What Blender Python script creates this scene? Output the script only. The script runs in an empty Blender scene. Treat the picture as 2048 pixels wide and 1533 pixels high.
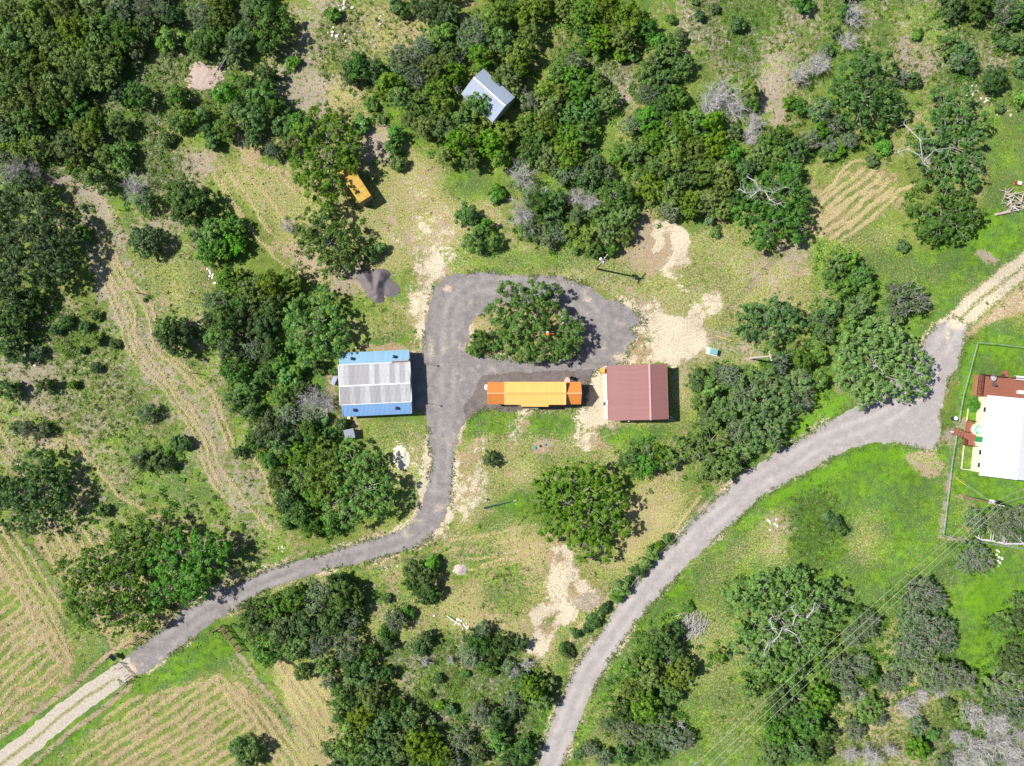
import bpy, math, random
import numpy as np
from mathutils import Vector, Matrix
from math import sin, cos, pi, radians, hypot, atan2

# ------------------------------------------------------------------ camera, sky, sun, exposure
sc = bpy.context.scene
COL = sc.collection
S = 0.09                      # metres on the ground per photograph pixel (2048 wide)
HC = 122.9                    # height of the drone
cam = bpy.data.cameras.new("camera"); cam.sensor_width = 36; cam.lens = 24.0
cam.clip_start = 1; cam.clip_end = 9000
camo = bpy.data.objects.new("camera", cam); camo.location = (0, 0, HC); COL.objects.link(camo)
sc.camera = camo
SUN_EL, SHADOW_AZ = radians(48), radians(-12)      # shadows fall to the right and a little down
w = bpy.data.worlds.new("World"); sc.world = w; w.use_nodes = True
nt = w.node_tree; bgn = nt.nodes["Background"]
sky = nt.nodes.new("ShaderNodeTexSky"); sky.sky_type = 'NISHITA'; sky.sun_disc = False
sky.sun_elevation = SUN_EL
sdir = Vector((-cos(SHADOW_AZ) * cos(SUN_EL), -sin(SHADOW_AZ) * cos(SUN_EL), sin(SUN_EL)))
sky.sun_rotation = atan2(sdir.x, sdir.y) % (2 * pi)
sky.altitude = 400; sky.dust_density = 1.0; sky.ozone_density = 1.5
nt.links.new(sky.outputs[0], bgn.inputs[0]); bgn.inputs[1].default_value = 0.07
sl = bpy.data.lights.new("sun", 'SUN'); sl.energy = 5.0; sl.angle = radians(0.53); sl.color = (1, 0.965, 0.90)
so = bpy.data.objects.new("sun", sl); so.rotation_euler = (-sdir).to_track_quat('-Z', 'Y').to_euler()
so.location = (-60, 12, 90); COL.objects.link(so)
sc.view_settings.view_transform = 'Standard'; sc.view_settings.look = 'None'
sc.view_settings.exposure = 0.36; sc.view_settings.gamma = 1.0
sc.view_settings.use_curve_mapping = False
sc.cycles.max_bounces = 6; sc.cycles.diffuse_bounces = 3; sc.cycles.transmission_bounces = 3
sc.cycles.transparent_max_bounces = 4

rng = np.random.default_rng(7); R = random.Random(11)

def P(px, py, z=0.0):
    """the place in the world at height z that the photograph shows at pixel (px, py)"""
    k = S * (1 - z / HC)
    return Vector(((px - 1024) * k, (766.5 - py) * k, z))

# ------------------------------------------------------------------ numpy noise and shapes
def _hash(i, j, seed):
    n = (i.astype(np.int64) * 374761393 + j.astype(np.int64) * 668265263 + seed * 974634773) & 0xffffffff
    n = ((n ^ (n >> 13)) * 1274126177) & 0xffffffff
    return ((n ^ (n >> 16)) & 0xffff) / 65535.0
def vn(x, y, sc_, seed=0):
    x = x / sc_; y = y / sc_
    i = np.floor(x); j = np.floor(y); fx = x - i; fy = y - j
    fx = fx * fx * (3 - 2 * fx); fy = fy * fy * (3 - 2 * fy)
    a = _hash(i, j, seed); b = _hash(i + 1, j, seed); c = _hash(i, j + 1, seed); d = _hash(i + 1, j + 1, seed)
    return (a * (1 - fx) + b * fx) * (1 - fy) + (c * (1 - fx) + d * fx) * fy
def fbm(x, y, sc_, seed=0, o=4):
    s = 0; a = .5; t = 0
    for k in range(o):
        s = s + a * vn(x, y, sc_ / 2 ** k, seed + k * 17); t += a; a *= .55
    return s / t
def sm(a, b, x):
    t = np.clip((x - a) / (b - a), 0, 1); return t * t * (3 - 2 * t)
def path_sdf(X, Y, pts):
    """half width minus distance to a line of (x, y, half width); also signed distance across and along it"""
    best = np.full(X.shape, -1e9); ac = np.zeros(X.shape); al = np.zeros(X.shape); L = 0
    for (x0, y0, w0), (x1, y1, w1) in zip(pts[:-1], pts[1:]):
        dx, dy = x1 - x0, y1 - y0; l = hypot(dx, dy)
        t = np.clip(((X - x0) * dx + (Y - y0) * dy) / (l * l), 0, 1)
        d = np.hypot(X - x0 - t * dx, Y - y0 - t * dy)
        f = w0 + (w1 - w0) * t - d
        sgn = np.sign((X - x0) * dy - (Y - y0) * dx)
        m = f > best
        best = np.where(m, f, best); ac = np.where(m, sgn * d, ac); al = np.where(m, L + t * l, al); L += l
    return best, ac, al
def poly_sdf(X, Y, pts):
    """positive inside"""
    d = np.full(X.shape, 1e9); ins = np.zeros(X.shape, bool); n = len(pts)
    for i in range(n):
        x0, y0 = pts[i]; x1, y1 = pts[(i + 1) % n]
        dx, dy = x1 - x0, y1 - y0
        t = np.clip(((X - x0) * dx + (Y - y0) * dy) / (dx * dx + dy * dy + 1e-9), 0, 1)
        d = np.minimum(d, np.hypot(X - x0 - t * dx, Y - y0 - t * dy))
        c = ((y0 > Y) != (y1 > Y)) & (X < (x1 - x0) * (Y - y0) / (y1 - y0 + 1e-12) + x0)
        ins ^= c
    return np.where(ins, d, -d)
def smooth_line(pts, n=6):
    out = []
    q = [pts[0]] + list(pts) + [pts[-1]]
    for i in range(1, len(q) - 2):
        p0, p1, p2, p3 = [np.array(q[k], float) for k in (i - 1, i, i + 1, i + 2)]
        for k in range(n):
            t = k / n
            out.append(tuple(.5 * (2 * p1 + (p2 - p0) * t + (2 * p0 - 5 * p1 + 4 * p2 - p3) * t * t + (3 * p1 - p0 - 3 * p2 + p3) * t ** 3)))
    out.append(tuple(pts[-1])); return out

# ------------------------------------------------------------------ node helpers
def new_mat(name):
    m = bpy.data.materials.new(name); m.use_nodes = True
    n = m.node_tree; n.nodes.clear()
    out = n.nodes.new("ShaderNodeOutputMaterial")
    return m, n, out
class N:
    def __init__(s, nt): s.t = nt
    def n(s, typ, **k):
        nd = s.t.nodes.new(typ)
        for a, v in k.items(): setattr(nd, a, v)
        return nd
    def put(s, sock, v):
        if hasattr(v, "links") or isinstance(v, bpy.types.NodeSocket): s.t.links.new(v, sock)
        elif isinstance(v, (tuple, list)) and len(v) == 3 and len(sock.default_value) == 4: sock.default_value = (*v, 1)
        else: sock.default_value = v
    def noise(s, scale, detail=3, rough=.55, vec=None, dist=0):
        nd = s.n("ShaderNodeTexNoise"); nd.inputs["Scale"].default_value = scale; nd.inputs["Detail"].default_value = detail
        nd.inputs["Roughness"].default_value = rough; nd.inputs["Distortion"].default_value = dist
        if vec is not None: s.put(nd.inputs["Vector"], vec)
        return nd.outputs["Fac"]
    def math(s, op, a, b=0.0, c=None, clamp=False):
        nd = s.n("ShaderNodeMath", operation=op, use_clamp=clamp); s.put(nd.inputs[0], a); s.put(nd.inputs[1], b)
        if c is not None: s.put(nd.inputs[2], c)
        return nd.outputs[0]
    def ramp(s, x, a, b, c=0.0, d=1.0):
        nd = s.n("ShaderNodeMapRange"); s.put(nd.inputs[0], x)
        for i, v in zip((1, 2, 3, 4), (a, b, c, d)): s.put(nd.inputs[i], v)
        return nd.outputs[0]
    def mix(s, f, a, b, mode='MIX'):
        nd = s.n("ShaderNodeMix", data_type='RGBA', blend_type=mode); s.put(nd.inputs[0], f); s.put(nd.inputs[6], a); s.put(nd.inputs[7], b)
        return nd.outputs[2]
    def attr(s, name, t='GEOMETRY'):
        return s.n("ShaderNodeAttribute", attribute_name=name, attribute_type=t)
    def sep(s, v):
        nd = s.n("ShaderNodeSeparateColor"); s.put(nd.inputs[0], v); return nd.outputs
    def obj(s): return s.n("ShaderNodeTexCoord").outputs["Object"]
    def wpos(s): return s.n("ShaderNodeNewGeometry").outputs["Position"]
    def bump(s, h, strength=.5, dist=.05):
        nd = s.n("ShaderNodeBump"); nd.inputs["Strength"].default_value = strength; nd.inputs["Distance"].default_value = dist
        s.put(nd.inputs["Height"], h); return nd.outputs[0]
    def bsdf(s, out, col, rough=.8, metal=0.0, nrm=None, spec=.3):
        b = s.n("ShaderNodeBsdfPrincipled"); s.put(b.inputs["Base Color"], col); s.put(b.inputs["Roughness"], rough)
        s.put(b.inputs["Metallic"], metal); b.inputs["Specular IOR Level"].default_value = spec
        if nrm is not None: s.put(b.inputs["Normal"], nrm)
        s.t.links.new(b.outputs[0], out.inputs[0]); return b
_mats = {}
def simple(name, col, rough=.7, metal=0.0, var=.25, scale=3.0, dirt=None, spec=.3, bump=0.0):
    """a painted, metal, wood or stone surface with mottling, a little grime and per-object variation"""
    if name in _mats: return _mats[name]
    m, t, out = new_mat(name); n = N(t); o = n.obj()
    a = n.noise(scale, 4, .6, o); b = n.noise(scale * 7, 3, .6, o)
    rnd = n.n("ShaderNodeObjectInfo").outputs["Random"]
    f = n.math('ADD', n.math('MULTIPLY', n.math('SUBTRACT', a, .5), var * 2), n.math('MULTIPLY', n.math('SUBTRACT', b, .5), var))
    f = n.math('ADD', f, n.math('MULTIPLY', n.math('SUBTRACT', rnd, .5), var * .5))
    v = n.math('ADD', 1.0, f)
    vm = n.n("ShaderNodeVectorMath", operation='SCALE'); vm.inputs[0].default_value = col; n.put(vm.inputs[3], v)
    c = vm.outputs[0]
    if dirt: c = n.mix(n.ramp(n.noise(scale * .6, 5, .65, o), .52, .75, 0, .65), c, dirt)
    n.bsdf(out, c, rough, metal, n.bump(b, bump, .02) if bump else None, spec)
    _mats[name] = m; return m

# ------------------------------------------------------------------ object helpers
def link(o, parent=None):
    COL.objects.link(o)
    if parent is not None: o.parent = parent
    return o
def tag(o, label=None, cat=None, group=None, kind=None):
    if label: o["label"] = label
    if cat: o["category"] = cat
    if group: o["group"] = group
    if kind: o["kind"] = kind
    return o
def empty(name, loc=(0, 0, 0), rz=0.0, label=None, cat=None, group=None):
    o = bpy.data.objects.new(name, None); o.location = loc; o.rotation_euler = (0, 0, rz); o.empty_display_size = .3
    link(o); return tag(o, label, cat, group)
class MB:
    """collects plain shapes into one mesh"""
    def __init__(s): s.v = []; s.f = []
    def add(s, vs, fs):
        k = len(s.v); s.v += [tuple(v) for v in vs]; s.f += [tuple(i + k for i in f) for f in fs]; return s
    def box(s, c, d, rz=0.0, taper=1.0, M=None):
        x, y, z = d[0] / 2, d[1] / 2, d[2] / 2; vs = []
        for sz in (-1, 1):
            k = taper if sz > 0 else 1
            for sx, sy in ((-1, -1), (1, -1), (1, 1), (-1, 1)):
                p = Vector((sx * x * k, sy * y * k, sz * z))
                if M is not None: p = M @ p
                elif rz: p = Matrix.Rotation(rz, 3, 'Z') @ p
                vs.append(p + Vector(c))
        return s.add(vs, [(3, 2, 1, 0), (4, 5, 6, 7), (0, 1, 5, 4), (1, 2, 6, 5), (2, 3, 7, 6), (3, 0, 4, 7)])
    def tube(s, pts, r, n=6, cap=True):
        pts = [Vector(p) for p in pts]; rs = r if isinstance(r, (list, tuple)) else [r] * len(pts)
        vs = []; fs = []; m = len(pts)
        for i, p in enumerate(pts):
            d = (pts[min(i + 1, m - 1)] - pts[max(i - 1, 0)])
            if d.length < 1e-6: d = Vector((0, 0, 1))
            d.normalize(); a = d.cross(Vector((.13, .37, .92))); 
            if a.length < 1e-3: a = d.cross(Vector((1, 0, 0)))
            a.normalize(); b = d.cross(a)
            for k in range(n):
                t = 2 * pi * k / n; vs.append(p + (a * cos(t) + b * sin(t)) * rs[i])
        for i in range(m - 1):
            for k in range(n):
                fs.append((i * n + k, i * n + (k + 1) % n, (i + 1) * n + (k + 1) % n, (i + 1) * n + k))
        if cap: fs += [tuple(range(n - 1, -1, -1)), tuple(range((m - 1) * n, m * n))]
        return s.add(vs, fs)
    def lathe(s, prof, c=(0, 0, 0), n=12, sx=1, sy=1):
        vs = []; fs = []
        for r, z in prof:
            for k in range(n):
                t = 2 * pi * k / n; vs.append((c[0] + r * cos(t) * sx, c[1] + r * sin(t) * sy, c[2] + z))
        for i in range(len(prof) - 1):
            for k in range(n): fs.append((i * n + k, i * n + (k + 1) % n, (i + 1) * n + (k + 1) % n, (i + 1) * n + k))
        fs += [tuple(range(n - 1, -1, -1)), tuple(range((len(prof) - 1) * n, len(prof) * n))]
        return s.add(vs, fs)
    def prism(s, poly, z0, z1):
        n = len(poly); vs = [(x, y, z0) for x, y in poly] + [(x, y, z1) for x, y in poly]
        return s.add(vs, [tuple(range(n - 1, -1, -1)), tuple(range(n, 2 * n))] + [(i, (i + 1) % n, n + (i + 1) % n, n + i) for i in range(n)])
    def mesh(s, name, mat, smooth=False):
        me = bpy.data.meshes.new(name); me.from_pydata(s.v, [], s.f); me.update()
        if mat: me.materials.append(mat)
        if smooth: me.polygons.foreach_set("use_smooth", [True] * len(me.polygons))
        return me
    def build(s, name, mat, parent=None, smooth=False, loc=None):
        o = bpy.data.objects.new(name, s.mesh(name, mat, smooth))
        if loc is not None: o.location = loc
        return link(o, parent)
def np_mesh(name, V, F, mats=(), smooth=False):
    """V (n,3), F (m,k) with one k"""
    me = bpy.data.meshes.new(name); V = np.ascontiguousarray(V, np.float32); F = np.ascontiguousarray(F, np.int32)
    k = F.shape[1]; me.vertices.add(len(V)); me.vertices.foreach_set("co", V.ravel())
    me.loops.add(F.size); me.loops.foreach_set("vertex_index", F.ravel())
    me.polygons.add(len(F)); me.polygons.foreach_set("loop_start", np.arange(0, F.size, k, dtype=np.int32))
    me.polygons.foreach_set("loop_total", np.full(len(F), k, np.int32))
    for m in mats: me.materials.append(m)
    me.update(calc_edges=True)
    if smooth: me.polygons.foreach_set("use_smooth", np.ones(len(F), bool))
    return me
def set_attr(me, name, arr, dom='POINT'):
    a = me.attributes.new(name, 'FLOAT_COLOR', dom)
    b = np.ones((len(arr), 4), np.float32); b[:, :arr.shape[1]] = arr; a.data.foreach_set("color", b.ravel())

# ------------------------------------------------------------------ where the roads, yards and patches lie (photograph pixels at ground level)
DRIVE = smooth_line([(248, 1345, 20), (285, 1320, 24), (350, 1269, 25), (430, 1213, 24), (500, 1177, 20), (560, 1151, 19),
         (640, 1127, 17), (710, 1109, 19), (780, 1090, 20), (830, 1068, 23), (862, 1032, 26), (878, 980, 24), (885, 925, 21), (888, 875, 25), (890, 840, 30)])
YARD = [(887, 553), (950, 546), (1030, 549), (1110, 554), (1165, 565), (1192, 580), (1212, 600), (1240, 602), (1268, 622), (1290, 645),
        (1262, 655), (1276, 675), (1258, 692), (1250, 727), (1214, 733), (1190, 745), (1176, 765), (1172, 812), (1120, 818), (985, 818),
        (960, 822), (930, 840), (915, 862), (908, 900), (862, 905), (858, 860), (853, 830), (846, 820), (822, 815), (822, 710), (848, 700), (850, 660), (857, 610), (868, 575)]
ISLAND = [(938, 655), (952, 637), (985, 612), (1010, 604), (1040, 610), (1080, 602), (1115, 615), (1130, 640), (1165, 690), (1160, 712),
          (1080, 722), (1000, 717), (950, 708), (933, 692)]
DARKPAD = [(962, 750), (1060, 745), (1190, 738), (1180, 762), (1171, 812), (1110, 819), (1060, 817), (1020, 824), (985, 821), (960, 822), (930, 843),
           (927, 815), (946, 790), (955, 768)]
ROAD = smooth_line([(1085, 1590, 25), (1100, 1533, 24), (1124, 1465, 25), (1150, 1398, 26), (1175, 1345, 25), (1207, 1297, 24), (1245, 1240, 24),
        (1278, 1197, 25), (1320, 1148, 26), (1366, 1103, 26), (1410, 1058, 28), (1452, 1020, 28), (1500, 975, 29), (1550, 943, 29), (1600, 914, 31)])
JUNC = [(1536, 917), (1589, 886), (1650, 848), (1713, 812), (1760, 788), (1800, 740), (1843, 692), (1869, 655), (1903, 634), (1938, 652),
        (1925, 692), (1912, 735), (1893, 765), (1888, 795), (1880, 830), (1884, 860), (1878, 885), (1863, 900), (1800, 888), (1749, 886),
        (1703, 896), (1660, 916), (1619, 942), (1575, 966), (1540, 985)]
TRACK = smooth_line([(268, 1330, 17), (235, 1352, 20), (180, 1390, 22), (120, 1435, 22), (60, 1485, 23), (0, 1530, 24), (-70, 1585, 28), (-160, 1655, 28)])
EASTTRACK = smooth_line([(1900, 655, 24), (1930, 630, 28), (1965, 598, 30), (2010, 562, 28), (2060, 525, 28), (2130, 480, 28), (2250, 420, 28)])

def nz(X, Y, s, a, seed): return (fbm(X, Y, s, seed, 3) - .5) * 2 * a
def f_drive(X, Y):
    a = path_sdf(X, Y, DRIVE)[0]; b = np.minimum(poly_sdf(X, Y, YARD), -poly_sdf(X, Y, ISLAND))
    return np.maximum(a, b) + nz(X, Y, 26, 4, 3) + nz(X, Y, 8, 5.0, 5) + nz(X, Y, 3, 2.5, 6)
def f_pad(X, Y): return poly_sdf(X, Y, DARKPAD) + nz(X, Y, 22, 4, 8) + nz(X, Y, 7, 2.5, 9)
def f_road(X, Y): return np.maximum(path_sdf(X, Y, ROAD)[0], poly_sdf(X, Y, JUNC)) + nz(X, Y, 30, 3, 13) + nz(X, Y, 8, 4.5, 15) + nz(X, Y, 3, 2.5, 16)
def f_track(X, Y): return path_sdf(X, Y, TRACK)[0] + nz(X, Y, 14, 4, 23)

# ------------------------------------------------------------------ ground cover painted as shares of grass, soil, limestone, straw and scrub
class Cover:
    def __init__(self_, X, Y):
        self_.X0, self_.Y0 = X, Y
        self_.X = X + nz(X, Y, 70, 16, 31) + nz(X, Y, 18, 7, 33); self_.Y = Y + nz(X, Y, 70, 16, 41) + nz(X, Y, 18, 7, 43)
        o = np.ones(X.shape); big = fbm(X, Y, 160, 51, 3); mid = fbm(X, Y, 40, 57, 3)
        self_.c = dict(g=.42 + (big - .5) * .9 + (mid - .5) * .4, b=.22 + (fbm(X, Y, 60, 61, 4) - .5) * .7, c=.03 * o, s=.24 + (fbm(X, Y, 90, 71, 3) - .5) * .7, k=.25 * o + (fbm(X, Y, 50, 77, 3) - .5) * .5, p=.3 + (big - .5) * .6)
    def put(self_, w, **ch):
        for k, v in ch.items(): self_.c[k] = self_.c[k] * (1 - w) + v * w
    def add(self_, w, **ch):
        for k, v in ch.items(): self_.c[k] = self_.c[k] + v * w
    def blob(self_, x, y, rx, ry, ang=0, soft=1.0, crisp=False, **ch):
        soft = soft if (crisp or soft < .5) else 1.3
        a = radians(ang); X, Y = (self_.X0, self_.Y0) if crisp else (self_.X, self_.Y)
        u = (X - x) * cos(a) + (Y - y) * sin(a); v = -(X - x) * sin(a) + (Y - y) * cos(a)
        d = np.sqrt((u / rx) ** 2 + (v / ry) ** 2)
        self_.put(1 - sm(1 - soft / 2, 1 + soft / 2, d), **ch)
    def poly(self_, pts, soft=14, **ch):
        self_.put(sm(-soft / 2, soft / 2, poly_sdf(self_.X, self_.Y, pts)), **ch)
    def line(self_, pts, wdt, soft=3, add=False, rough=2.0, amp=1.0, **ch):
        X = self_.X0 + nz(self_.X0, self_.Y0, 9, rough, 91); Y = self_.Y0 + nz(self_.X0, self_.Y0, 9, rough, 95)
        f = path_sdf(X, Y, [(a, b, wdt) for a, b in pts])[0]
        wt = sm(-soft, soft, f) * (amp * (.55 + .45 * sm(.3, .6, vn(X, Y, 11, 99))))
        (self_.add if add else self_.put)(wt, **ch)

def cover(X, Y):
    C = Cover(X, Y); B = C.blob; Z = np.zeros(X.shape)
    # broad tone of each part of the land
    C.poly([(-200, -200), (520, -200), (480, 200), (330, 260), (430, 420), (180, 340), (0, 330), (-200, 330)], 60, g=.5, b=.55, s=.25, k=.8, p=.8)
    B(640, 150, 60, 170, 5, b=.8, p=.95, g=.2, k=.1, s=.1); B(620, 160, 70, 60, 0, b=.85, p=1, k=.05, s=.1)
    B(690, 90, 60, 110, 0, b=.5, p=.6, k=.7, s=.5)
    B(800, 60, 90, 50, 0, g=.3, s=.75, k=.5, b=.4)
    B(560, 120, 50, 50, 0, b=.6, k=.4, g=.3)
    B(690, 190, 50, 40, 0, s=.8, g=.3, b=.3, k=.3)
    B(730, 250, 30, 60, 10, s=.5, g=.6, b=.3)
    C.poly([(1340, -40), (2200, -40), (2200, 200), (1880, 190), (1800, 100), (1760, 60), (1600, 120), (1540, 200), (1400, 110)], 60, g=.5, s=.3, b=.52, k=.75, p=.8)
    B(1500, 60, 90, 60, 10, g=.75, b=.3, k=.7, s=.3); B(1590, 110, 60, 110, 15, g=.55, s=.45, b=.5, k=.5, p=.7)
    B(1700, 60, 90, 60, 0, g=.6, b=.35, k=.5)
    B(1550, 180, 30, 70, 5, b=.75, p=.9, k=.2, g=.25); B(1400, 45, 55, 40, 30, b=.7, p=.85, g=.3)
    B(1850, 60, 80, 70, 30, g=.7, s=.45, b=.3, k=.4)
    B(1990, 110, 70, 70, 0, g=.55, b=.45, k=.6, s=.5)
    B(1830, 110, 30, 60, -20, b=.65, g=.45, s=.55)
    B(1200, 130, 130, 50, 10, g=.6, b=.5, k=.7, s=.35); B(1230, 170, 60, 40, 20, b=.7, p=.8)
    # clearing north of the loop
    C.poly([(740, 230), (800, 270), (900, 380), (1010, 360), (1010, 480), (1180, 510), (1440, 450), (1620, 480), (1640, 640), (1440, 720), (1300, 640), (1180, 560), (880, 545), (740, 560), (660, 540), (560, 470), (440, 360), (420, 320), (560, 330), (620, 330)], 40, g=.45, s=.6, b=.3, k=.12, p=.5)
    B(840, 360, 60, 40, -20, g=.35, s=.7, b=.35, c=.2); B(960, 370, 60, 30, -10, g=.75, s=.3, b=.15)
    B(860, 480, 70, 60, 10, c=.42, b=.5, s=.7, g=.3); B(845, 580, 26, 95, 8, c=.72, b=.7); B(860, 540, 36, 34, 0, c=.75, b=.7)
    B(770, 470, 60, 50, 0, s=.65, b=.4, g=.35)
    B(770, 660, 55, 40, 0, g=.6, s=.5, b=.25, c=.1); B(760, 690, 60, 12, 0, g=.8, s=.2)
    B(690, 560, 60, 28, 25, b=.75, p=.7, s=.5, g=.3); B(600, 510, 60, 26, 40, b=.7, p=.55, s=.7)
    B(745, 300, 28, 42, 15, b=.75, p=1, g=.2, k=.2); B(770, 285, 8, 40, -20, b=.8, c=.3)
    B(970, 520, 120, 25, 0, g=.62, s=.45, b=.2); B(1060, 520, 120, 22, 0, g=.7, s=.4, b=.15)
    B(1250, 560, 60, 40, 20, g=.6, s=.5, b=.35)
    B(1290, 480, 45, 50, 20, b=.9, p=.45, c=.12); B(1335, 490, 38, 48, 0, c=.95, b=.9, soft=.25); B(1320, 500, 14, 45, 20, c=.1, b=.9, p=.4)
    B(1358, 535, 36, 22, 10, c=.95, soft=.3); B(1490, 500, 110, 40, 0, g=.55, s=.55, b=.3)
    B(1420, 560, 80, 45, 0, g=.6, s=.55, b=.25, c=.1); B(1570, 510, 60, 35, -20, b=.5, s=.5, p=.7); B(1540, 560, 50, 40, 0, b=.45, p=.6, s=.6)
    B(1400, 590, 45, 12, 25, c=.62, b=.6); B(1425, 605, 18, 22, 0, c=.6, b=.6); B(1290, 600, 40, 30, 20, c=.25, b=.5, s=.6)
    B(1335, 675, 80, 48, 0, c=1.0, b=.9, soft=.3); B(1290, 655, 45, 40, 0, c=.75, b=.7); B(1270, 700, 40, 30, 0, c=.45, b=.8, p=.3); B(1240, 722, 50, 14, 0, c=.4, b=.8, p=.1)
    B(1390, 630, 22, 40, 20, c=.6, b=.6); B(1350, 725, 40, 12, 0, c=.5, g=.7)
    B(1470, 700, 60, 40, 20, g=.65, s=.5, b=.4, p=.7); B(1450, 670, 25, 20, 0, b=.65, p=.8)
    B(1380, 790, 30, 70, 0, g=.6, s=.55, b=.3, p=.6)
    # island and surroundings
    C.poly(ISLAND, 8, g=.35, b=.55, s=.4, c=.15, k=.1); B(952, 665, 26, 30, 0, s=.7, b=.55, g=.4); B(1000, 716, 60, 6, 5, c=.55); B(1095, 700, 30, 16, 0, b=.8, s=.6)
    # west pasture
    C.poly([(110, 340), (250, 420), (420, 430), (420, 620), (520, 900), (560, 1080), (480, 1160), (60, 1060), (-200, 960), (-200, 640), (60, 620), (190, 590)], 30, g=.48, s=.36, b=.42, k=.35, p=.6)
    B(120, 700, 120, 80, 30, g=.62, k=.85, b=.45, s=.3); B(230, 800, 120, 90, 30, g=.5, k=.65, b=.45, s=.45); B(350, 960, 100, 60, 30, g=.75, k=.3, b=.2, s=.35)
    B(60, 740, 70, 50, 0, b=.65, p=.9, k=.4, g=.4); B(110, 880, 60, 16, 0, b=.6, s=.7)
    B(340, 560, 70, 70, 0, g=.6, s=.55, b=.25, k=.3); B(190, 400, 26, 90, -25, b=.8, p=.9, k=.15, g=.25); B(215, 520, 40, 70, -10, b=.7, p=.8, g=.25, k=.15)
    B(400, 330, 45, 30, 0, b=.8, p=.7, c=.12); B(500, 290, 30, 40, 0, b=.6, s=.6)
    B(370, 170, 40, 60, -20, g=.5, s=.6, b=.45); B(90, 350, 60, 14, 10, b=.8, p=1)
    C.poly([(150, 380), (215, 430), (260, 540), (320, 640), (380, 730), (450, 830), (500, 960), (560, 1060), (470, 1060), (400, 930), (330, 850), (260, 740), (215, 620), (190, 520)], 26, g=.36, s=.18, b=.52, k=.22, p=.75)
    # yard around the buildings
    C.poly([(700, 835), (860, 835), (860, 1000), (840, 1040), (800, 1060), (760, 900)], 20, g=.65, s=.45, b=.25, k=.1)
    B(812, 925, 32, 45, 10, c=.35, s=.6); B(846, 960, 12, 80, 0, c=.6, b=.6); B(600, 735, 50, 40, 40, g=1.0, s=.05, b=.1)
    C.poly([(905, 850), (1180, 820), (1340, 848), (1380, 880), (1240, 960), (1080, 960), (1060, 1010), (900, 1060), (895, 930)], 20, g=.62, s=.5, b=.28, c=.1, k=.1)
    B(1000, 855, 70, 22, 0, g=.8, s=.3, b=.1, c=0); B(1105, 850, 60, 22, 0, g=.9, s=.2, b=.1, c=0); B(1025, 880, 20, 50, 20, c=.35, b=.5); B(1080, 893, 22, 9, -10, c=.12, b=.95, p=.5)
    B(1195, 850, 40, 46, 10, c=.72, b=.7, s=.5); B(1180, 885, 20, 26, 0, c=.55); B(1200, 790, 22, 60, 0, c=1.0, b=.9); B(1265, 870, 70, 22, 0, g=.95, s=.2, b=.1, c=0)
    B(950, 930, 45, 40, 0, c=.42, s=.6, b=.45); B(930, 990, 40, 60, 10, c=.4, b=.5, s=.6); B(1130, 930, 80, 24, -12, g=.7, b=.2, s=.45, c=0)
    B(1025, 940, 50, 30, 0, g=.6, s=.6, c=.15); B(1000, 1060, 90, 25, -12, g=.8, s=.45, b=.1, c=.0); B(895, 1055, 40, 20, 0, c=.35, b=.5)
    B(1035, 1005, 35, 16, -15, g=1, s=.15, b=.05)
    B(640, 742, 45, 45, 0, g=.9, s=.2, b=.15); B(660, 800, 20, 60, 0, b=.6, g=.6, p=.3); B(770, 700, 60, 7, -2, b=.85, p=.35, g=.3); B(712, 855, 6, 30, -8, b=.9, p=.2)
    # south of the drive
    C.poly([(480, 1195), (640, 1140), (800, 1110), (900, 1070), (1060, 1050), (1260, 1130), (1330, 1000), (1400, 1000), (1230, 1200), (1090, 1480), (1060, 1600), (660, 1600), (640, 1450), (540, 1330)], 30, g=.5, s=.5, b=.35, k=.25)
    B(980, 1210, 90, 90, 0, g=.4, s=.75, b=.3, k=.2); B(1300, 1050, 60, 90, 30, g=.25, s=.85, b=.35, k=.05); B(1050, 1100, 70, 35, -10, g=.4, s=.75, b=.4)
    B(920, 1120, 80, 40, 0, g=.7, s=.35); B(740, 1180, 60, 40, 10, g=.8, s=.3); B(1010, 1180, 50, 60, 0, g=.7, s=.4, k=.4)
    C.poly([(1100, 1095), (1145, 1090), (1140, 1140), (1160, 1160), (1180, 1175), (1192, 1185), (1178, 1215), (1150, 1225), (1140, 1240), (1110, 1280), (1085, 1320), (1060, 1300), (1075, 1260), (1055, 1225), (1090, 1205), (1090, 1170), (1110, 1135)], 16, c=.78, b=.8, k=.1, s=.3)
    B(1112, 1120, 16, 14, 0, c=.2, b=.8); B(1170, 1200, 20, 18, 0, b=.9, p=1, c=.35); B(1138, 1195, 10, 30, 0, c=.2, b=.75); B(1095, 1250, 12, 20, 0, c=.3, b=.6); B(1145, 1146, 13, 15, 0, c=.45, b=1, p=1, crisp=True)
    B(1165, 1205, 26, 18, 0, c=.3, b=1, p=.9)
    C.poly([(760, 1290), (900, 1260), (1060, 1310), (1100, 1380), (1060, 1600), (880, 1600), (840, 1450)], 40, g=.62, s=.35, b=.45, k=.7, p=.8)
    B(845, 1325, 26, 14, 0, b=.9, p=1, c=.15, g=.2); B(930, 1400, 60, 60, 0, g=.7, k=.8, b=.4); B(950, 1470, 80, 40, 30, b=.55, k=.6, g=.6, p=.8)
    B(1080, 1500, 40, 70, 0, g=.7, k=.6, s=.35, b=.15)
    # between the east road and the big pasture
    C.poly([(1130, 1600), (1200, 1420), (1330, 1230), (1480, 1060), (1620, 970), (1760, 910), (1870, 920), (1860, 1080), (2048, 1110), (2200, 1110), (2200, 1700), (1100, 1700)], 14, g=.78, s=.32, b=.18, k=.15, p=.5)
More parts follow.
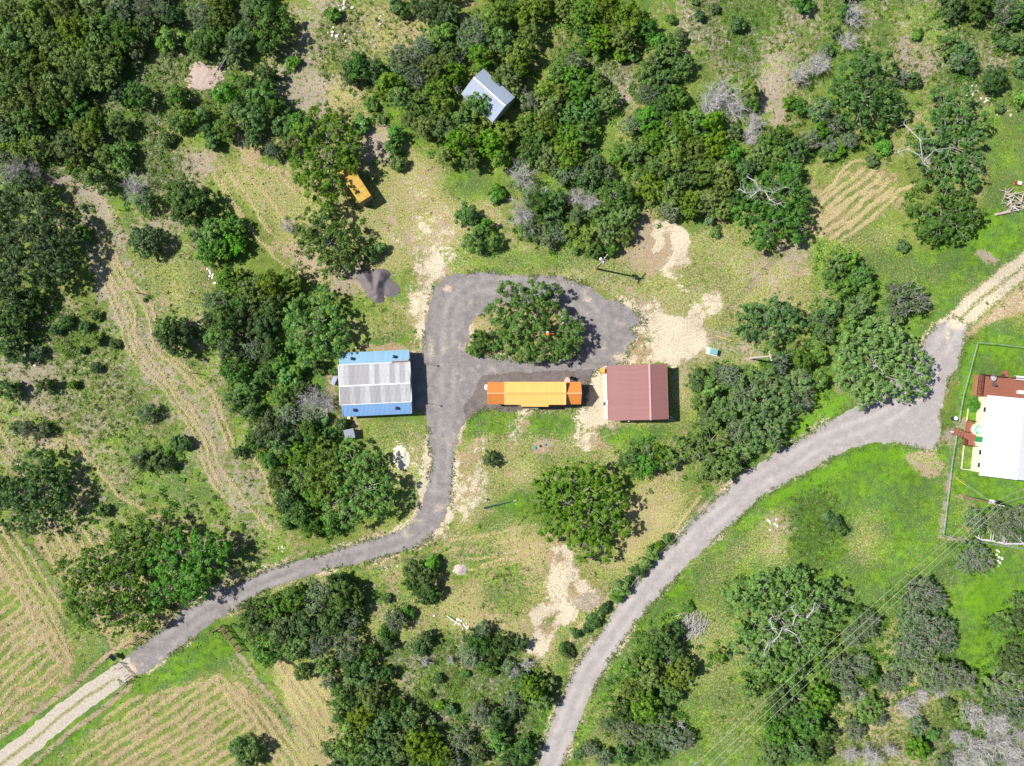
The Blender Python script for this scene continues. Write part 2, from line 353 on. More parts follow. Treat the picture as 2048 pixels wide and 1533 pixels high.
    B(1720, 960, 150, 70, -10, g=1.0, s=.12, b=.06, k=0); B(1560, 1010, 90, 40, -30, g=1.05, s=.1, b=.05); B(1370, 1180, 60, 40, -45, g=.9, s=.25, b=.1)
    B(1780, 1080, 120, 90, 0, g=.95, s=.25, b=.1, k=0); B(1990, 1220, 70, 130, 0, g=1.15, s=.05, b=.05, k=0); B(1950, 1300, 40, 60, 0, g=1.0, s=.1)
    B(1560, 1070, 60, 60, 0, g=.5, s=.65, b=.4, p=.5); B(1720, 1080, 50, 50, 0, g=.6, s=.55, b=.2); B(1440, 1100, 90, 60, -30, g=.72, s=.5, b=.25)
    B(1635, 1060, 60, 90, 10, g=.9, k=.8, s=.2, b=.1); B(1850, 925, 40, 18, 10, s=.75, b=.45); B(1850, 940, 24, 16, 0, b=.6, s=.6)
    B(1430, 1300, 70, 90, 0, g=.72, s=.55, b=.2, k=.2); B(1480, 1440, 90, 60, 20, g=.8, s=.45, b=.2, k=.4); B(1200, 1460, 50, 90, 15, g=.75, s=.5, b=.25, k=.4)
    B(1800, 1450, 130, 90, 0, g=.5, s=.75, b=.35, k=.5); B(1800, 1300, 40, 60, 0, g=.6, s=.7, b=.3)
    B(1950, 1480, 130, 70, 0, g=.7, b=.5, k=.8, s=.35, p=.8); B(1900, 1500, 60, 30, 0, b=.65, p=1)
    B(1700, 1500, 90, 30, 0, g=.6, b=.45, k=.7)
    # right hand lawns
    C.poly([(1960, 230), (2200, 180), (2200, 460), (2040, 520), (1900, 640), (1850, 560), (1760, 480), (1880, 500), (1980, 460)], 30, g=.72, s=.32, b=.12, k=.1)
    C.poly([(1620, 470), (1760, 440), (1850, 560), (1840, 690), (1640, 640)], 30, g=.78, s=.35, b=.15, k=.1)
    B(1980, 470, 80, 50, -20, g=1.0, s=.1, b=.05); B(1740, 480, 80, 30, -20, g=.7, s=.5); B(1975, 515, 20, 9, 20, b=.85, p=.7)
    C.poly([(1940, 690), (2200, 700), (2200, 1100), (1880, 1075), (1905, 900), (1920, 760)], 10, g=1.0, s=.14, b=.06, k=0)
    B(1985, 720, 60, 25, 0, g=.8, s=.15, b=.1); B(2020, 690, 60, 30, 0, g=1.1, s=.05); B(1985, 650, 60, 14, 0, g=.9, s=.3); B(1910, 905, 30, 50, 0, g=.85, s=.3, b=.2)
    B(1925, 1030, 40, 40, 0, g=.8, s=.3, b=.4, p=.4); B(2010, 1040, 60, 30, 0, g=1, s=.2, b=.3); B(1903, 870, 14, 20, 10, b=.85, p=.8, crisp=True); B(1922, 850, 20, 14, 0, b=.75, p=.6, crisp=True)
    B(1610, 870, 60, 30, -30, g=1.05, s=.1, b=.05); B(1480, 960, 60, 25, -40, g=1, s=.2); B(1660, 800, 40, 50, 20, g=1.0, s=.2, b=.15)
    B(1680, 765, 12, 20, 0, b=.8, p=.5); B(1660, 600, 40, 40, 0, b=.5, s=.5, p=.6)
    # mown loop field
    C.poly([(1620, 400), (1680, 330), (1750, 320), (1830, 370), (1780, 430), (1660, 490), (1610, 470)], 16, g=.4, s=.35, b=.38, k=0)
    # hay fields at lower left
    C.poly([(-200, 1040), (0, 1060), (120, 1250), (150, 1350), (60, 1440), (-200, 1600)], 12, g=.40, s=.24, b=.40, k=.05)
    C.poly([(330, 1360), (440, 1340), (520, 1400), (620, 1530), (640, 1660), (60, 1660), (120, 1540)], 16, g=.40, s=.28, b=.42, k=.05)
    C.poly([(60, 1060), (480, 1170), (300, 1290), (220, 1290), (100, 1140)], 20, g=.45, s=.6, b=.45)
    C.poly([(540, 1300), (660, 1360), (680, 1600), (620, 1600)], 14, g=.5, s=.7, b=.4, k=0)
    B(190, 1330, 60, 26, -35, g=.85, s=.25, b=.08, k=0); B(60, 1455, 90, 20, -38, g=.95, s=.2, b=.05, k=0); B(150, 1460, 120, 16, -38, g=.95, s=.2, b=.05, k=0)
    B(370, 1330, 90, 32, -25, g=1.0, s=.2, b=.05, k=0); B(150, 1290, 30, 60, -30, g=.7, s=.4); B(430, 1290, 50, 30, -20, g=.95, s=.2, b=.05)
    # windrows of cut grass: raised straw lines
    hay = np.zeros(X.shape)
    Xr = X + nz(X, Y, 40, 5, 201) + nz(X, Y, 9, 2.2, 202); Yr = Y + nz(X, Y, 40, 5, 203) + nz(X, Y, 9, 2.2, 204)
    def rows(pts, ang, gap, wd, amp, sft=10, sd=0, curve=0.0):
        a = radians(ang); u = Xr * cos(a) + Yr * sin(a); q = -Xr * sin(a) + Yr * cos(a) + curve * ((u / 100.0) ** 2)
        ph = ((q / gap) % 1.0 - .5) * gap; line = 1 - sm(wd * .5, wd * 1.5, np.abs(ph))
        idx = np.floor(q / gap)
        line = line * (.45 + .55 * sm(.25, .55, vn(u + idx * 77, idx * 13.0, 26, 210 + sd)))
        return line * sm(-sft / 2, sft / 2, poly_sdf(Xr, Yr, pts)) * amp
    hay = np.maximum(hay, rows([(-200, 1180), (20, 1130), (75, 1200), (135, 1330), (120, 1350), (-10, 1470), (-200, 1640)], -40, 19, 3.6, 1))
    hay = np.maximum(hay, rows([(-60, 1020), (22, 1060), (150, 1300), (142, 1350), (120, 1350), (60, 1230), (-60, 1120)], 58, 21, 3.2, 1, sd=1))
    hay = np.maximum(hay, rows([(240, 1400), (440, 1350), (470, 1400), (560, 1500), (640, 1640), (60, 1640)], -33, 19, 3.8, 1, sd=2))
    hay = np.maximum(hay, rows([(420, 1355), (490, 1360), (560, 1440), (640, 1560), (640, 1600), (600, 1600), (500, 1460)], 54, 17, 4, .95, sd=3))
    hay = np.maximum(hay, rows([(540, 1290), (600, 1340), (660, 1380), (670, 1600), (650, 1600)], 58, 16, 3.8, .9, sd=4))
    hay = np.maximum(hay, rows([(60, 1065), (220, 1050), (240, 1080), (130, 1130), (110, 1130)], 60, 17, 3, .8, sd=5))
    hay = np.maximum(hay, rows([(1625, 405), (1680, 345), (1740, 335), (1800, 375), (1790, 410), (1680, 485), (1620, 470)], -40, 17, 4, .9, sd=6, curve=0))
    hay = np.maximum(hay, rows([(900, 1075), (1060, 1040), (1130, 1075), (1100, 1105), (960, 1150), (880, 1130)], -10, 22, 2.5, .5, sd=7))
    def trail(pts, wd=3.2, amp=1.0, sd=0):
        f, ac, al = path_sdf(Xr, Yr, [(a, b, wd) for a, b in smooth_line(pts, 5)])
        return sm(-2.2, 2.2, f) * (.68 + .32 * sm(.25, .6, vn(al + sd * 50, al * 0, 22, 260 + sd))) * amp
    WEST = [[(215, 490), (240, 560), (285, 600), (300, 650), (310, 700), (360, 740), (420, 800), (450, 880), (455, 900)],
            [(200, 500), (225, 560), (265, 610), (278, 680), (330, 750), (380, 810), (425, 890), (440, 930), (475, 985), (540, 1060)],
            [(205, 560), (240, 640), (262, 710), (320, 770), (370, 840), (400, 890), (410, 930), (435, 980)],
            [(230, 590), (262, 640), (285, 710), (345, 780), (395, 850), (420, 920)], [(345, 720), (385, 770), (400, 810)],
            [(180, 430), (215, 500), (235, 520)], [(195, 470), (240, 540), (275, 590), (290, 620)],
            [(-10, 830), (30, 920), (60, 965)], [(-20, 870), (20, 930)], [(140, 870), (190, 930), (240, 990), (310, 1030), (400, 1080)], [(500, 900), (530, 960), (545, 1000)],
            [(520, 330), (560, 350), (595, 390)], [(460, 350), (500, 400), (530, 450), (545, 470)], [(480, 340), (535, 390), (575, 450)], [(445, 365), (470, 410), (520, 480), (550, 500)], [(505, 325), (560, 340), (600, 370), (612, 400)], [(430, 350), (450, 390), (500, 460)], [(620, 560), (560, 520), (520, 480)],
            [(1640, 470), (1720, 430), (1790, 385), (1830, 372)], [(1630, 430), (1660, 380), (1700, 325), (1745, 330), (1765, 375)], [(1625, 455), (1700, 400), (1760, 380)],
            [(1345, 1070), (1400, 995)], [(1260, 1160), (1345, 1070)], [(1130, 1300), (1180, 1230), (1260, 1150)], [(1000, 1110), (1100, 1085)], [(960, 1130), (1090, 1100)],
            [(0, 1060), (60, 1150), (130, 1280), (140, 1320)], [(20, 1055), (80, 1140), (135, 1240)], [(-30, 1090), (40, 1180), (110, 1320)],
            [(440, 1350), (520, 1430), (600, 1530), (640, 1600)], [(330, 1385), (400, 1372), (440, 1350)]]
    WEST += [[(x + 11, y - 7) for x, y in WEST[k]] for k in (0, 2)]
    for i, t in enumerate(WEST): hay = np.maximum(hay, trail(t, 2.5, 1.0, i))
    hay = np.clip(hay, 0, 1) ** 1.4
    C.c['s'] = C.c['s'] * (1 - .3 * hay) + hay * 1.3; C.c['g'] = C.c['g'] - hay * .35; C.c['k'] = C.c['k'] * (1 - hay); C.c['b'] = C.c['b'] * (1 - .4 * hay)
    def broken(ch, amp, s1, s2):
        m = C.c[ch]; wd_ = 4 * np.clip(m, 0, 1) * (1 - np.clip(m, 0, 1))
        C.c[ch] = m + wd_ * ((fbm(X, Y, s1, 801 + len(ch), 4) - .5) * amp + (fbm(X, Y, s2, 811, 2) - .5) * amp * .7)
    broken('c', 1.5, 30, 7); broken('b', .9, 34, 8); broken('g', .6, 40, 10)
    # bare strips under the wire fences
    for t in ([(-40, 1500), (60, 1435), (150, 1368), (215, 1310), (262, 1282), (300, 1258)], [(60, 1533), (140, 1465), (205, 1420), (262, 1372)]):
        C.line(t, 4.5, 4, b=1.0, p=.45, s=.55, g=.2)
    for t in ([(190, 1215), (225, 1300)], [(70, 1090), (190, 1225)], [(470, 1295), (520, 1370), (590, 1450), (660, 1540)], [(510, 1185), (560, 1130), (610, 1105)], [(1420, 1533), (1300, 1640)]):
        C.line(t, 3, 3, b=.9, p=.35, g=.3)
    C.line([(1893, 1010), (1900, 950), (1885, 1060)], 6, 5, b=.85, p=.9); C.line([(1880, 1075), (1960, 1085)], 4, 4, b=.85, p=.5); C.line([(1440, 660), (1440, 610), (1500, 560)], 5, 5, g=.9, b=.1)
    # verge of pale limestone fines along the gravel
    fr = np.maximum(f_drive(X, Y), f_road(X, Y)); fd = f_drive(X, Y)
    verge = np.exp(-(np.abs(fr + 5) / 6.0) ** 2) * sm(.42, .62, fbm(X, Y, 60, 300, 3))
    C.add(verge, c=.55, b=.35)
    C.add(np.exp(-(np.abs(f_road(X, Y) + 22) / 16.0) ** 2) * .25, g=1.0, s=-.6)
    et, eac, eal = path_sdf(X + nz(X, Y, 16, 4, 311), Y + nz(X, Y, 16, 4, 313), EASTTRACK)
    C.put(sm(-6, 6, et) * (.25 + .75 * np.maximum(np.exp(-((eac - 13) / 9.0) ** 2), np.exp(-((eac + 12) / 9.0) ** 2))), c=1.0, b=.8, s=.5)
    C.put(sm(-10, 10, path_sdf(C.X, C.Y, [(1925, 665, 14), (1985, 612, 30), (2048, 585, 26), (2150, 560, 26)])[0]) * (1 - sm(-8, 8, et)), s=.8, b=.75, c=.38, g=.25)
    tk, tac, tal = path_sdf(X, Y, TRACK)
    flat = sm(-14, 0, np.maximum(np.maximum(fr, tk), -1e9))
    for cx, cy, rx, ry in ((750, 768, 110, 80), (1275, 785, 105, 75), (1995, 875, 70, 115)):
        flat = np.maximum(flat, 1 - sm(.85, 1.15, np.maximum(np.abs(X - cx) / rx, np.abs(Y - cy) / ry)))
    return C.c, hay, flat

# the ground: one sheet, fine where the photograph looks and reaching the horizon
fx = np.arange(-94.0, 94.01, .32); fy = np.arange(-71.0, 71.01, .32)
ex = np.array([97, 100, 104, 110, 118, 130, 160, 220, 350, 700, 1500, 4000.]); 
gx = np.concatenate([-ex[::-1], fx, ex]); ey = np.array([73, 76, 80, 86, 95, 110, 140, 200, 350, 700, 1500, 4000.])
gy = np.concatenate([-ey[::-1], fy, ey])
GX, GY = np.meshgrid(gx, gy); PX = 1024 + GX / S; PY = 766.5 - GY / S
cv, hay, flat = cover(PX, PY)
rough_ = (1 - flat) * (.15 + .85 * np.clip(cv['k'], 0, 1))
GZ = (fbm(GX, GY, 1.1, 400, 3) - .5) * .30 * rough_ + (fbm(GX, GY, 6, 410, 2) - .5) * .30 * (1 - flat) * (.3 + .7 * np.clip(cv['k'], 0, 1)) + hay * .07 * (1 - flat) - .012
far = sm(90, 140, np.maximum(np.abs(GX), np.abs(GY) * 1.3)); GZ = GZ * (1 - far) - far * .02
def ground_z(x, y): 
    i = int(np.clip(np.searchsorted(gx, x), 1, len(gx) - 1)); j = int(np.clip(np.searchsorted(gy, y), 1, len(gy) - 1)); return float(GZ[j, i])
def cover_at(x, y):
    i = np.clip(np.searchsorted(gx, x), 0, len(gx) - 1); j = np.clip(np.searchsorted(gy, y), 0, len(gy) - 1)
    return {k: v[j, i] for k, v in cv.items()}, flat[j, i], GZ[j, i], hay[j, i]
nx, ny = len(gx), len(gy); idx = np.arange(nx * ny).reshape(ny, nx)
F = np.stack([idx[:-1, :-1], idx[:-1, 1:], idx[1:, 1:], idx[1:, :-1]], -1).reshape(-1, 4)

# ---- ground material
gm, t, out = new_mat("ground_cover"); n = N(t); pos = n.wpos()
A = n.sep(n.attr("cover_a").outputs["Color"]); Bc = n.sep(n.attr("cover_b").outputs["Color"])
g_, b_, c_ = A[0], A[1], A[2]; s_, k_, p_ = Bc[0], Bc[1], Bc[2]
nf = n.noise(3.4, 6, .70, pos); nm = n.noise(.8, 5, .62, pos); nl = n.noise(.22, 4, .55, pos); nx_ = n.noise(5.0, 4, .75, pos); nb = n.noise(1.5, 6, .74, pos); nc = n.noise(2.6, 7, .70, pos); nk = n.noise(1.7, 5, .68, pos)
def thr(mask, noise, spread=3.0, sharp=4.0):
    return n.math('ADD', n.math('MULTIPLY', n.math('ADD', n.math('SUBTRACT', mask, .5), n.math('MULTIPLY', n.math('SUBTRACT', noise, .5), spread)), sharp), .5, clamp=True)
olive = n.mix(n.ramp(nm, .4, .6), (.115, .180, .028), (.205, .275, .050))
olive = n.mix(n.ramp(nx_, .42, .62, 0, .6), olive, (.28, .31, .085))
lush = n.mix(n.ramp(nm, .4, .6), (.085, .19, .014), (.165, .31, .026))
lush = n.mix(n.ramp(nl, .42, .56, 0, .75), lush, (.085, .165, .050))
lush = n.mix(n.ramp(nx_, .5, .66, 0, .45), lush, (.25, .35, .075))
lush = n.mix(n.ramp(n.math('ADD', g_, n.math('MULTIPLY', n.math('SUBTRACT', nm, .5), .8)), .88, 1.2, 0, .8), lush, (.17, .36, .018))
col = n.mix(thr(g_, n.math('MULTIPLY', n.math('ADD', nm, nf), .5), 2.4, 2.4), olive, lush)
straw = n.mix(n.ramp(nx_, .4, .6), (.40, .33, .13), (.58, .50, .24))
col = n.mix(n.math('MULTIPLY', thr(n.math('MULTIPLY', s_, .92), nf, 2.2, 3), .78), col, straw)
soil = n.mix(thr(p_, nm, 2.0, 2), (.44, .28, .16), (.40, .31, .265))
soil = n.mix(n.ramp(nx_, .45, .65, 0, .7), soil, (.58, .48, .40))
col = n.mix(n.math('MULTIPLY', thr(n.math('SUBTRACT', b_, .02), nb, 2.6, 3.4), .80), col, soil)
cal = n.mix(n.ramp(nf, .38, .6), (.58, .49, .345), (.70, .615, .455))
col = n.mix(thr(n.math('MULTIPLY', c_, .95), nc, 2.2, 3.4), col, cal)
weeds = n.mix(n.ramp(nx_, .4, .6), (.032, .075, .012), (.085, .165, .024))
col = n.mix(n.math('MULTIPLY', thr(n.math('SUBTRACT', k_, .12), nk, 3.0, 6), .72), col, weeds)
v = n.math('MULTIPLY', n.ramp(nx_, .35, .65, .84, 1.17), n.math('MULTIPLY', n.ramp(nf, .35, .65, .86, 1.14), n.ramp(n.noise(.12, 3, .5, pos), .35, .65, .88, 1.12)))
vm = n.n("ShaderNodeVectorMath", operation='SCALE'); n.put(vm.inputs[0], col); n.put(vm.inputs[3], v)
hgt = n.math('ADD', n.math('MULTIPLY', nf, .6), n.math('MULTIPLY', nx_, .5))
n.bsdf(out, vm.outputs[0], .95, 0, n.bump(hgt, .9, .30), .12)
me = np_mesh("ground", np.stack([GX.ravel(), GY.ravel(), GZ.ravel()], 1), F, [gm], True)
set_attr(me, "cover_a", np.stack([cv['g'].ravel(), cv['b'].ravel(), cv['c'].ravel()], 1))
set_attr(me, "cover_b", np.stack([cv['s'].ravel(), cv['k'].ravel(), cv['p'].ravel()], 1))
g = tag(link(bpy.data.objects.new("ground", me)), "pasture ground of green and dry grass with bare limestone soil", kind="structure")

# ---- gravel sheets cut along their ragged edge
def sheet(name, f, bbox, z, mat, label, attrs=None, res=.27):
    x0, x1 = [(b - 1024) * S for b in (bbox[0], bbox[2])]; y1, y0 = [(766.5 - b) * S for b in (bbox[1], bbox[3])]
    xs = np.arange(x0, x1, res); ys = np.arange(y0, y1, res); X, Y = np.meshgrid(xs, ys); qx = 1024 + X / S; qy = 766.5 - Y / S
    V = f(qx, qy); ins = V > 0; nyy, nxx = V.shape; ids = np.arange(V.size).reshape(V.shape)
    cnt = ins[:-1, :-1].astype(int) + ins[:-1, 1:] + ins[1:, 1:] + ins[1:, :-1]
    faces = [tuple(q) for q in np.stack([ids[:-1, :-1], ids[:-1, 1:], ids[1:, 1:], ids[1:, :-1]], -1)[cnt == 4].tolist()]
    verts = {}; ec = {}
    for j, i in zip(*np.nonzero((cnt > 0) & (cnt < 4))):
        cs = [(j, i), (j, i + 1), (j + 1, i + 1), (j + 1, i)]; poly = []
        for a in range(4):
            p, q = cs[a], cs[(a + 1) % 4]
            if ins[p]: poly.append(int(ids[p]))
            if ins[p] != ins[q]:
                key = (p, q) if p < q else (q, p)
                if key not in ec:
                    t_ = V[key[0]] / (V[key[0]] - V[key[1]]); ec[key] = V.size + len(ec)
                    verts[ec[key]] = (X[key[0]] * (1 - t_) + X[key[1]] * t_, Y[key[0]] * (1 - t_) + Y[key[1]] * t_)
                poly.append(ec[key])
        if len(poly) > 2: faces.append(tuple(poly))
    used = sorted({k for fc in faces for k in fc}); mp = {k: q for q, k in enumerate(used)}
    co = [((float(X.flat[k]), float(Y.flat[k])) if k < V.size else verts[k]) for k in used]
    me = bpy.data.meshes.new(name); me.from_pydata([(a, b, z) for a, b in co], [], [tuple(mp[k] for k in fc) for fc in faces]); me.update()
    me.materials.append(mat); ca = np.array(co)
    if attrs: set_attr(me, "lay", attrs(1024 + ca[:, 0] / S, 766.5 - ca[:, 1] / S))
    return tag(link(bpy.data.objects.new(name, me)), label, kind="structure")
def gravel_mat(name, c0, c1, tan, tanamt=.3, speck=.25):
    m, t, out = new_mat(name); n = N(t); pos = n.wpos(); L = n.sep(n.attr("lay").outputs["Color"])
    a = n.noise(.7, 6, .7, pos); b = n.noise(5.5, 4, .8, pos); c = n.noise(.25, 4, .6, pos)
    col = n.mix(n.ramp(a, .38, .62), c0, c1)
    col = n.mix(n.math('MULTIPLY', L[0], .8), col, tuple(min(1, x * 1.22) for x in c1))           # packed wheel tracks
    fe = n.math('ADD', L[1], n.math('MULTIPLY', n.math('SUBTRACT', n.noise(2.4, 5, .7, pos), .5), 1.3))
    col = n.mix(n.ramp(fe, .55, .9), col, tan)                                                      # limestone fines at the rim
    col = n.mix(n.ramp(n.math('MULTIPLY', c, a), .30, .42, 0, tanamt), col, tan)
    v = n.math('MULTIPLY', n.ramp(b, .36, .64, 1 - speck, 1 + speck), n.ramp(n.noise(2.2, 5, .75, pos), .38, .62, 1 - speck * .5, 1 + speck * .5))
    vm = n.n("ShaderNodeVectorMath", operation='SCALE'); n.put(vm.inputs[0], col); n.put(vm.inputs[3], v)
    n.bsdf(out, vm.outputs[0], .92, 0, n.bump(b, .5, .05), .2); return m
DRIVEC = DRIVE + smooth_line([(893, 800), (896, 700), (900, 630), (925, 588), (975, 570), (1060, 572), (1140, 588), (1200, 640)])
ROADC = ROAD + smooth_line([(1600, 912), (1680, 868), (1770, 835), (1835, 780), (1872, 715), (1910, 650)])
def lay_road(line, half, poly=None):
    def f(X, Y):
        s_, ac, al = path_sdf(X, Y, [(q[0], q[1], half) for q in line]); ac = ac + nz(X, Y, 50, 3.5, 501)
        w_ = np.maximum(np.exp(-((ac - half * .45) / 5.5) ** 2), np.exp(-((ac + half * .45) / 5.5) ** 2)) * sm(-4, 4, s_) * (.15 + .75 * sm(.3, .7, fbm(X, Y, 36, 505, 3)))
        return np.stack([w_, np.zeros(X.shape), ac * 0], 1)
    return f
def lay_drive(X, Y):
    a = lay_road(DRIVEC, 24)(X, Y); e = np.exp(-np.maximum(f_drive(X, Y), 0) / 5.0) * .55
    for x, y, rx, ry, v in ((895, 578, 16, 13, .9), (862, 700, 12, 45, .75), (1175, 600, 18, 10, .8), (1245, 715, 40, 16, .85), (1270, 690, 22, 25, .8), (1205, 590, 14, 10, .7), (950, 560, 30, 8, .5), (872, 640, 10, 60, .5)):
        e = np.maximum(e, v * np.exp(-(((X - x) / rx) ** 2 + ((Y - y) / ry) ** 2)))
    e = np.maximum(e, 1.1 * np.exp(-(((X - 256) / 26) ** 2 + ((Y - 1342) / 26) ** 2)))
    a[:, 1] = e; return a
def lay_r(X, Y):
    a = lay_road(ROADC, 26)(X, Y); e = np.exp(-np.maximum(f_road(X, Y), 0) / 4.0) * .5
    for x, y, rx, ry, v in ((1895, 670, 12, 34, .75), (1740, 850, 40, 14, .45), (1915, 645, 30, 22, 1.15), (1885, 820, 10, 30, .7)):
        e = np.maximum(e, v * np.exp(-(((X - x) / rx) ** 2 + ((Y - y) / ry) ** 2)))
    a[:, 1] = e; return a
GR1 = gravel_mat("grey_gravel", (.205, .186, .180), (.285, .260, .250), (.58, .47, .33), .45, .2)
GR2 = gravel_mat("pale_gravel", (.335, .302, .288), (.405, .368, .352), (.64, .55, .42), .3, .15)
GR3 = gravel_mat("dark_gravel", (.14, .115, .11), (.20, .165, .155), (.32, .27, .24), .3)
sheet("gravel_drive", f_drive, (230, 535, 1310, 1380), .004, GR1, "grey gravel drive looping around the oak between the barns", lay_drive)
sheet("dark_gravel_yard", f_pad, (910, 725, 1210, 860), .010, GR3, "darker damp gravel spread around the orange roofed building", lambda X, Y: np.zeros((len(X), 3)))
sheet("gravel_road", f_road, (1040, 620, 1960, 1600), .004, GR2, "pale grey gravel road curving up to the white roofed house", lay_r)
mt, t, out = new_mat("limestone_track"); n = N(t); pos = n.wpos(); L = n.sep(n.attr("lay").outputs["Color"])
cal = n.mix(n.ramp(n.noise(2.4, 7, .75, pos), .4, .6), (.40, .345, .27), (.56, .505, .425)); gr = n.mix(n.ramp(n.noise(2.5, 4, .7, pos), .35, .65), (.14, .17, .05), (.42, .36, .2))
col = n.mix(n.ramp(n.math('ADD', L[0], n.math('MULTIPLY', n.math('SUBTRACT', n.noise(2.2, 7, .75, pos), .5), 2.2)), .35, .7), cal, gr)
n.bsdf(out, col, .95, 0, n.bump(n.noise(9, 3, .7, pos), .4, .05), .1)
def lay_t(X, Y):
    s_, ac, al = path_sdf(X, Y, TRACK); return np.stack([np.exp(-((ac + nz(X, Y, 40, 3, 7)) / 4.8) ** 2) * sm(20, 70, al) * .85, ac * 0, ac * 0], 1)
sheet("limestone_track", f_track, (-160, 1300, 262, 1700), .008, mt, "pale limestone farm track with a grass strip between its ruts", lay_t)

# ------------------------------------------------------------------ buildings
def rib_panel(width, length, ribs, rib_h=.035, name="roof_panel", mat=None):
    """one ribbed metal sheet: x across, y up the slope, a few millimetres thick"""
    pts = [(0.004, 0)]
    for k in range(ribs):
        c = width * (k + .5) / ribs; h = width / ribs * .16
        pts += [(c - h * 1.5, 0), (c - h * .6, rib_h), (c + h * .6, rib_h), (c + h * 1.5, 0)]
    pts += [(width - .004, 0)]; m = len(pts)
    vs = [(x, y, z) for y in (0, length) for x, z in pts] + [(x, y, z - .012) for y in (0, length) for x, z in pts]
    fs = [(i, i + 1, m + i + 1, m + i) for i in range(m - 1)] + [(2 * m + i + 1, 2 * m + i, 3 * m + i, 3 * m + i + 1) for i in range(m - 1)]
    fs += [(i + 1, i, 2 * m + i, 2 * m + i + 1) for i in range(m - 1)] + [(m + i, m + i + 1, 3 * m + i + 1, 3 * m + i) for i in range(m - 1)]
    mb = MB(); mb.add(vs, fs); return mb.mesh(name, mat)
def slope(roof, a, b, c, mats, width=.9, ribs=4, rib_h=.035, rnd=None):
    """fills the slope from eave corner a to eave corner b (panels side by side), running up towards c (the ridge above a)"""
    a, b, c = Vector(a), Vector(b), Vector(c); u = b - a; L = u.length; u.normalize(); v = c - a; H = v.length; v.normalize()
    nrm = u.cross(v); 
    cnt = max(1, round(L / width)); wd = L / cnt; R3 = Matrix((u, v, nrm)).transposed()
    ms = {}
    for i in range(cnt):
        mt_ = (rnd or R).choice(mats)
        if mt_.name not in ms: ms[mt_.name] = rib_panel(wd, H, ribs, rib_h, "roof_panel", mt_)
        o = bpy.data.objects.new("roof_panel", ms[mt_.name]); o.location = a + u * (i * wd) + nrm * R.uniform(0, .006)
        o.rotation_euler = R3.to_euler(); link(o, roof)
def wall_shell(pts, z0, z1, th=.12):
    m = MB(); n_ = len(pts)
    for i in range(n_):
        (x0, y0), (x1, y1) = pts[i], pts[(i + 1) % n_]; d = Vector((x1 - x0, y1 - y0, 0)); L = d.length; d.normalize()
        m.box(((x0 + x1) / 2, (y0 + y1) / 2, (z0 + z1) / 2), (L - .002 if i % 2 else L + th, th, z1 - z0), atan2(d.y, d.x))
    return m
def window(parent, x, y, z, wd, ht, face, frame_m, glass_m, name="window"):
    """face: 0 = +x, 90 = +y ..."""
    a = radians(face); M = Matrix.Rotation(a - pi / 2, 3, 'Z')
    f = MB()
    for dx, dz, sx, sz in ((-wd / 2, 0, .07, ht), (wd / 2, 0, .07, ht), (0, ht / 2, wd + .07, .07), (0, -ht / 2, wd + .14, .07)):
        f.box(M @ Vector((dx, 0, dz)), (sx, .09, sz), M=M)
    w_ = f.build(name, frame_m, parent, loc=(x, y, z)); MB().box((0, 0, 0), (wd - .06, .03, ht - .06), M=M).build("pane", glass_m, w_)
    return w_
def door(parent, x, y, z, wd, ht, face, mat, knob):
    M = Matrix.Rotation(radians(face) - pi / 2, 3, 'Z'); d = MB().box((0, 0, ht / 2), (wd, .07, ht), M=M).build("door", mat, parent, loc=(x, y, z))
    MB().lathe([(.03, -.03), (.035, 0), (.03, .03)], (M @ Vector((wd * .38, .06, ht * .47)))[:], 8).build("handle", knob, d)
    return d
white = simple("white_paint", (.78, .78, .76), .55); glass = simple("dark_glass", (.03, .04, .05), .08, spec=.6, var=.05)
black = simple("black_plastic", (.02, .02, .022), .5); steel = simple("galvanised_steel", (.45, .46, .47), .38, .7, .15)
tin_a = [simple("weathered_tin_%d" % i, c, .62, .0, .2, 1.1, dirt=(.26, .25, .25), spec=.3) for i, c in enumerate([(.40, .39, .405), (.455, .45, .46), (.53, .525, .54), (.36, .35, .36)])]
blue_n = simple("light_blue_metal", (.25, .44, .58), .5, 0, .16, .7, dirt=(.20, .34, .42)); blue_s = simple("mid_blue_metal", (.18, .33, .56), .5, 0, .16, .7, dirt=(.17, .27, .40))
maroon = simple("maroon_metal", (.335, .155, .145), .42, .0, .10, .6, dirt=(.23, .125, .115), spec=.9); ywl = simple("yellow_metal", (.86, .50, .15), .45, 0, .10, .6, dirt=(.62, .38, .16))
orng = simple("orange_metal", (.72, .27, .07), .45, 0, .10, .6, dirt=(.48, .19, .07)); dove = simple("blue_grey_tin", (.34, .40, .50), .5, .0, .12, .8, dirt=(.4, .4, .4))
roofw = simple("bright_white_metal", (.78, .78, .79), .45, 0, .03, .8); tanwall = simple("tan_siding", (.45, .37, .26), .7); barnwall = simple("grey_siding", (.35, .35, .36), .6)
concrete = simple("concrete_pale", (.60, .56, .50), .9, 0, .15, 1.5, bump=.3); deckm = simple("redwood_deck", (.30, .115, .075), .75, 0, .18, 2.0); rail_m = simple("dark_redwood", (.14, .05, .04), .7)
cream = simple("cream_siding", (.80, .76, .52), .7, 0, .06); brownwood = simple("old_timber", (.26, .17, .12), .85, 0, .3, 3, bump=.4); greywood = simple("silver_grey_wood", (.42, .38, .36), .9, 0, .35, 3, bump=.4)
rust = simple("rusty_steel", (.22, .11, .06), .8, .1, .35, 3)

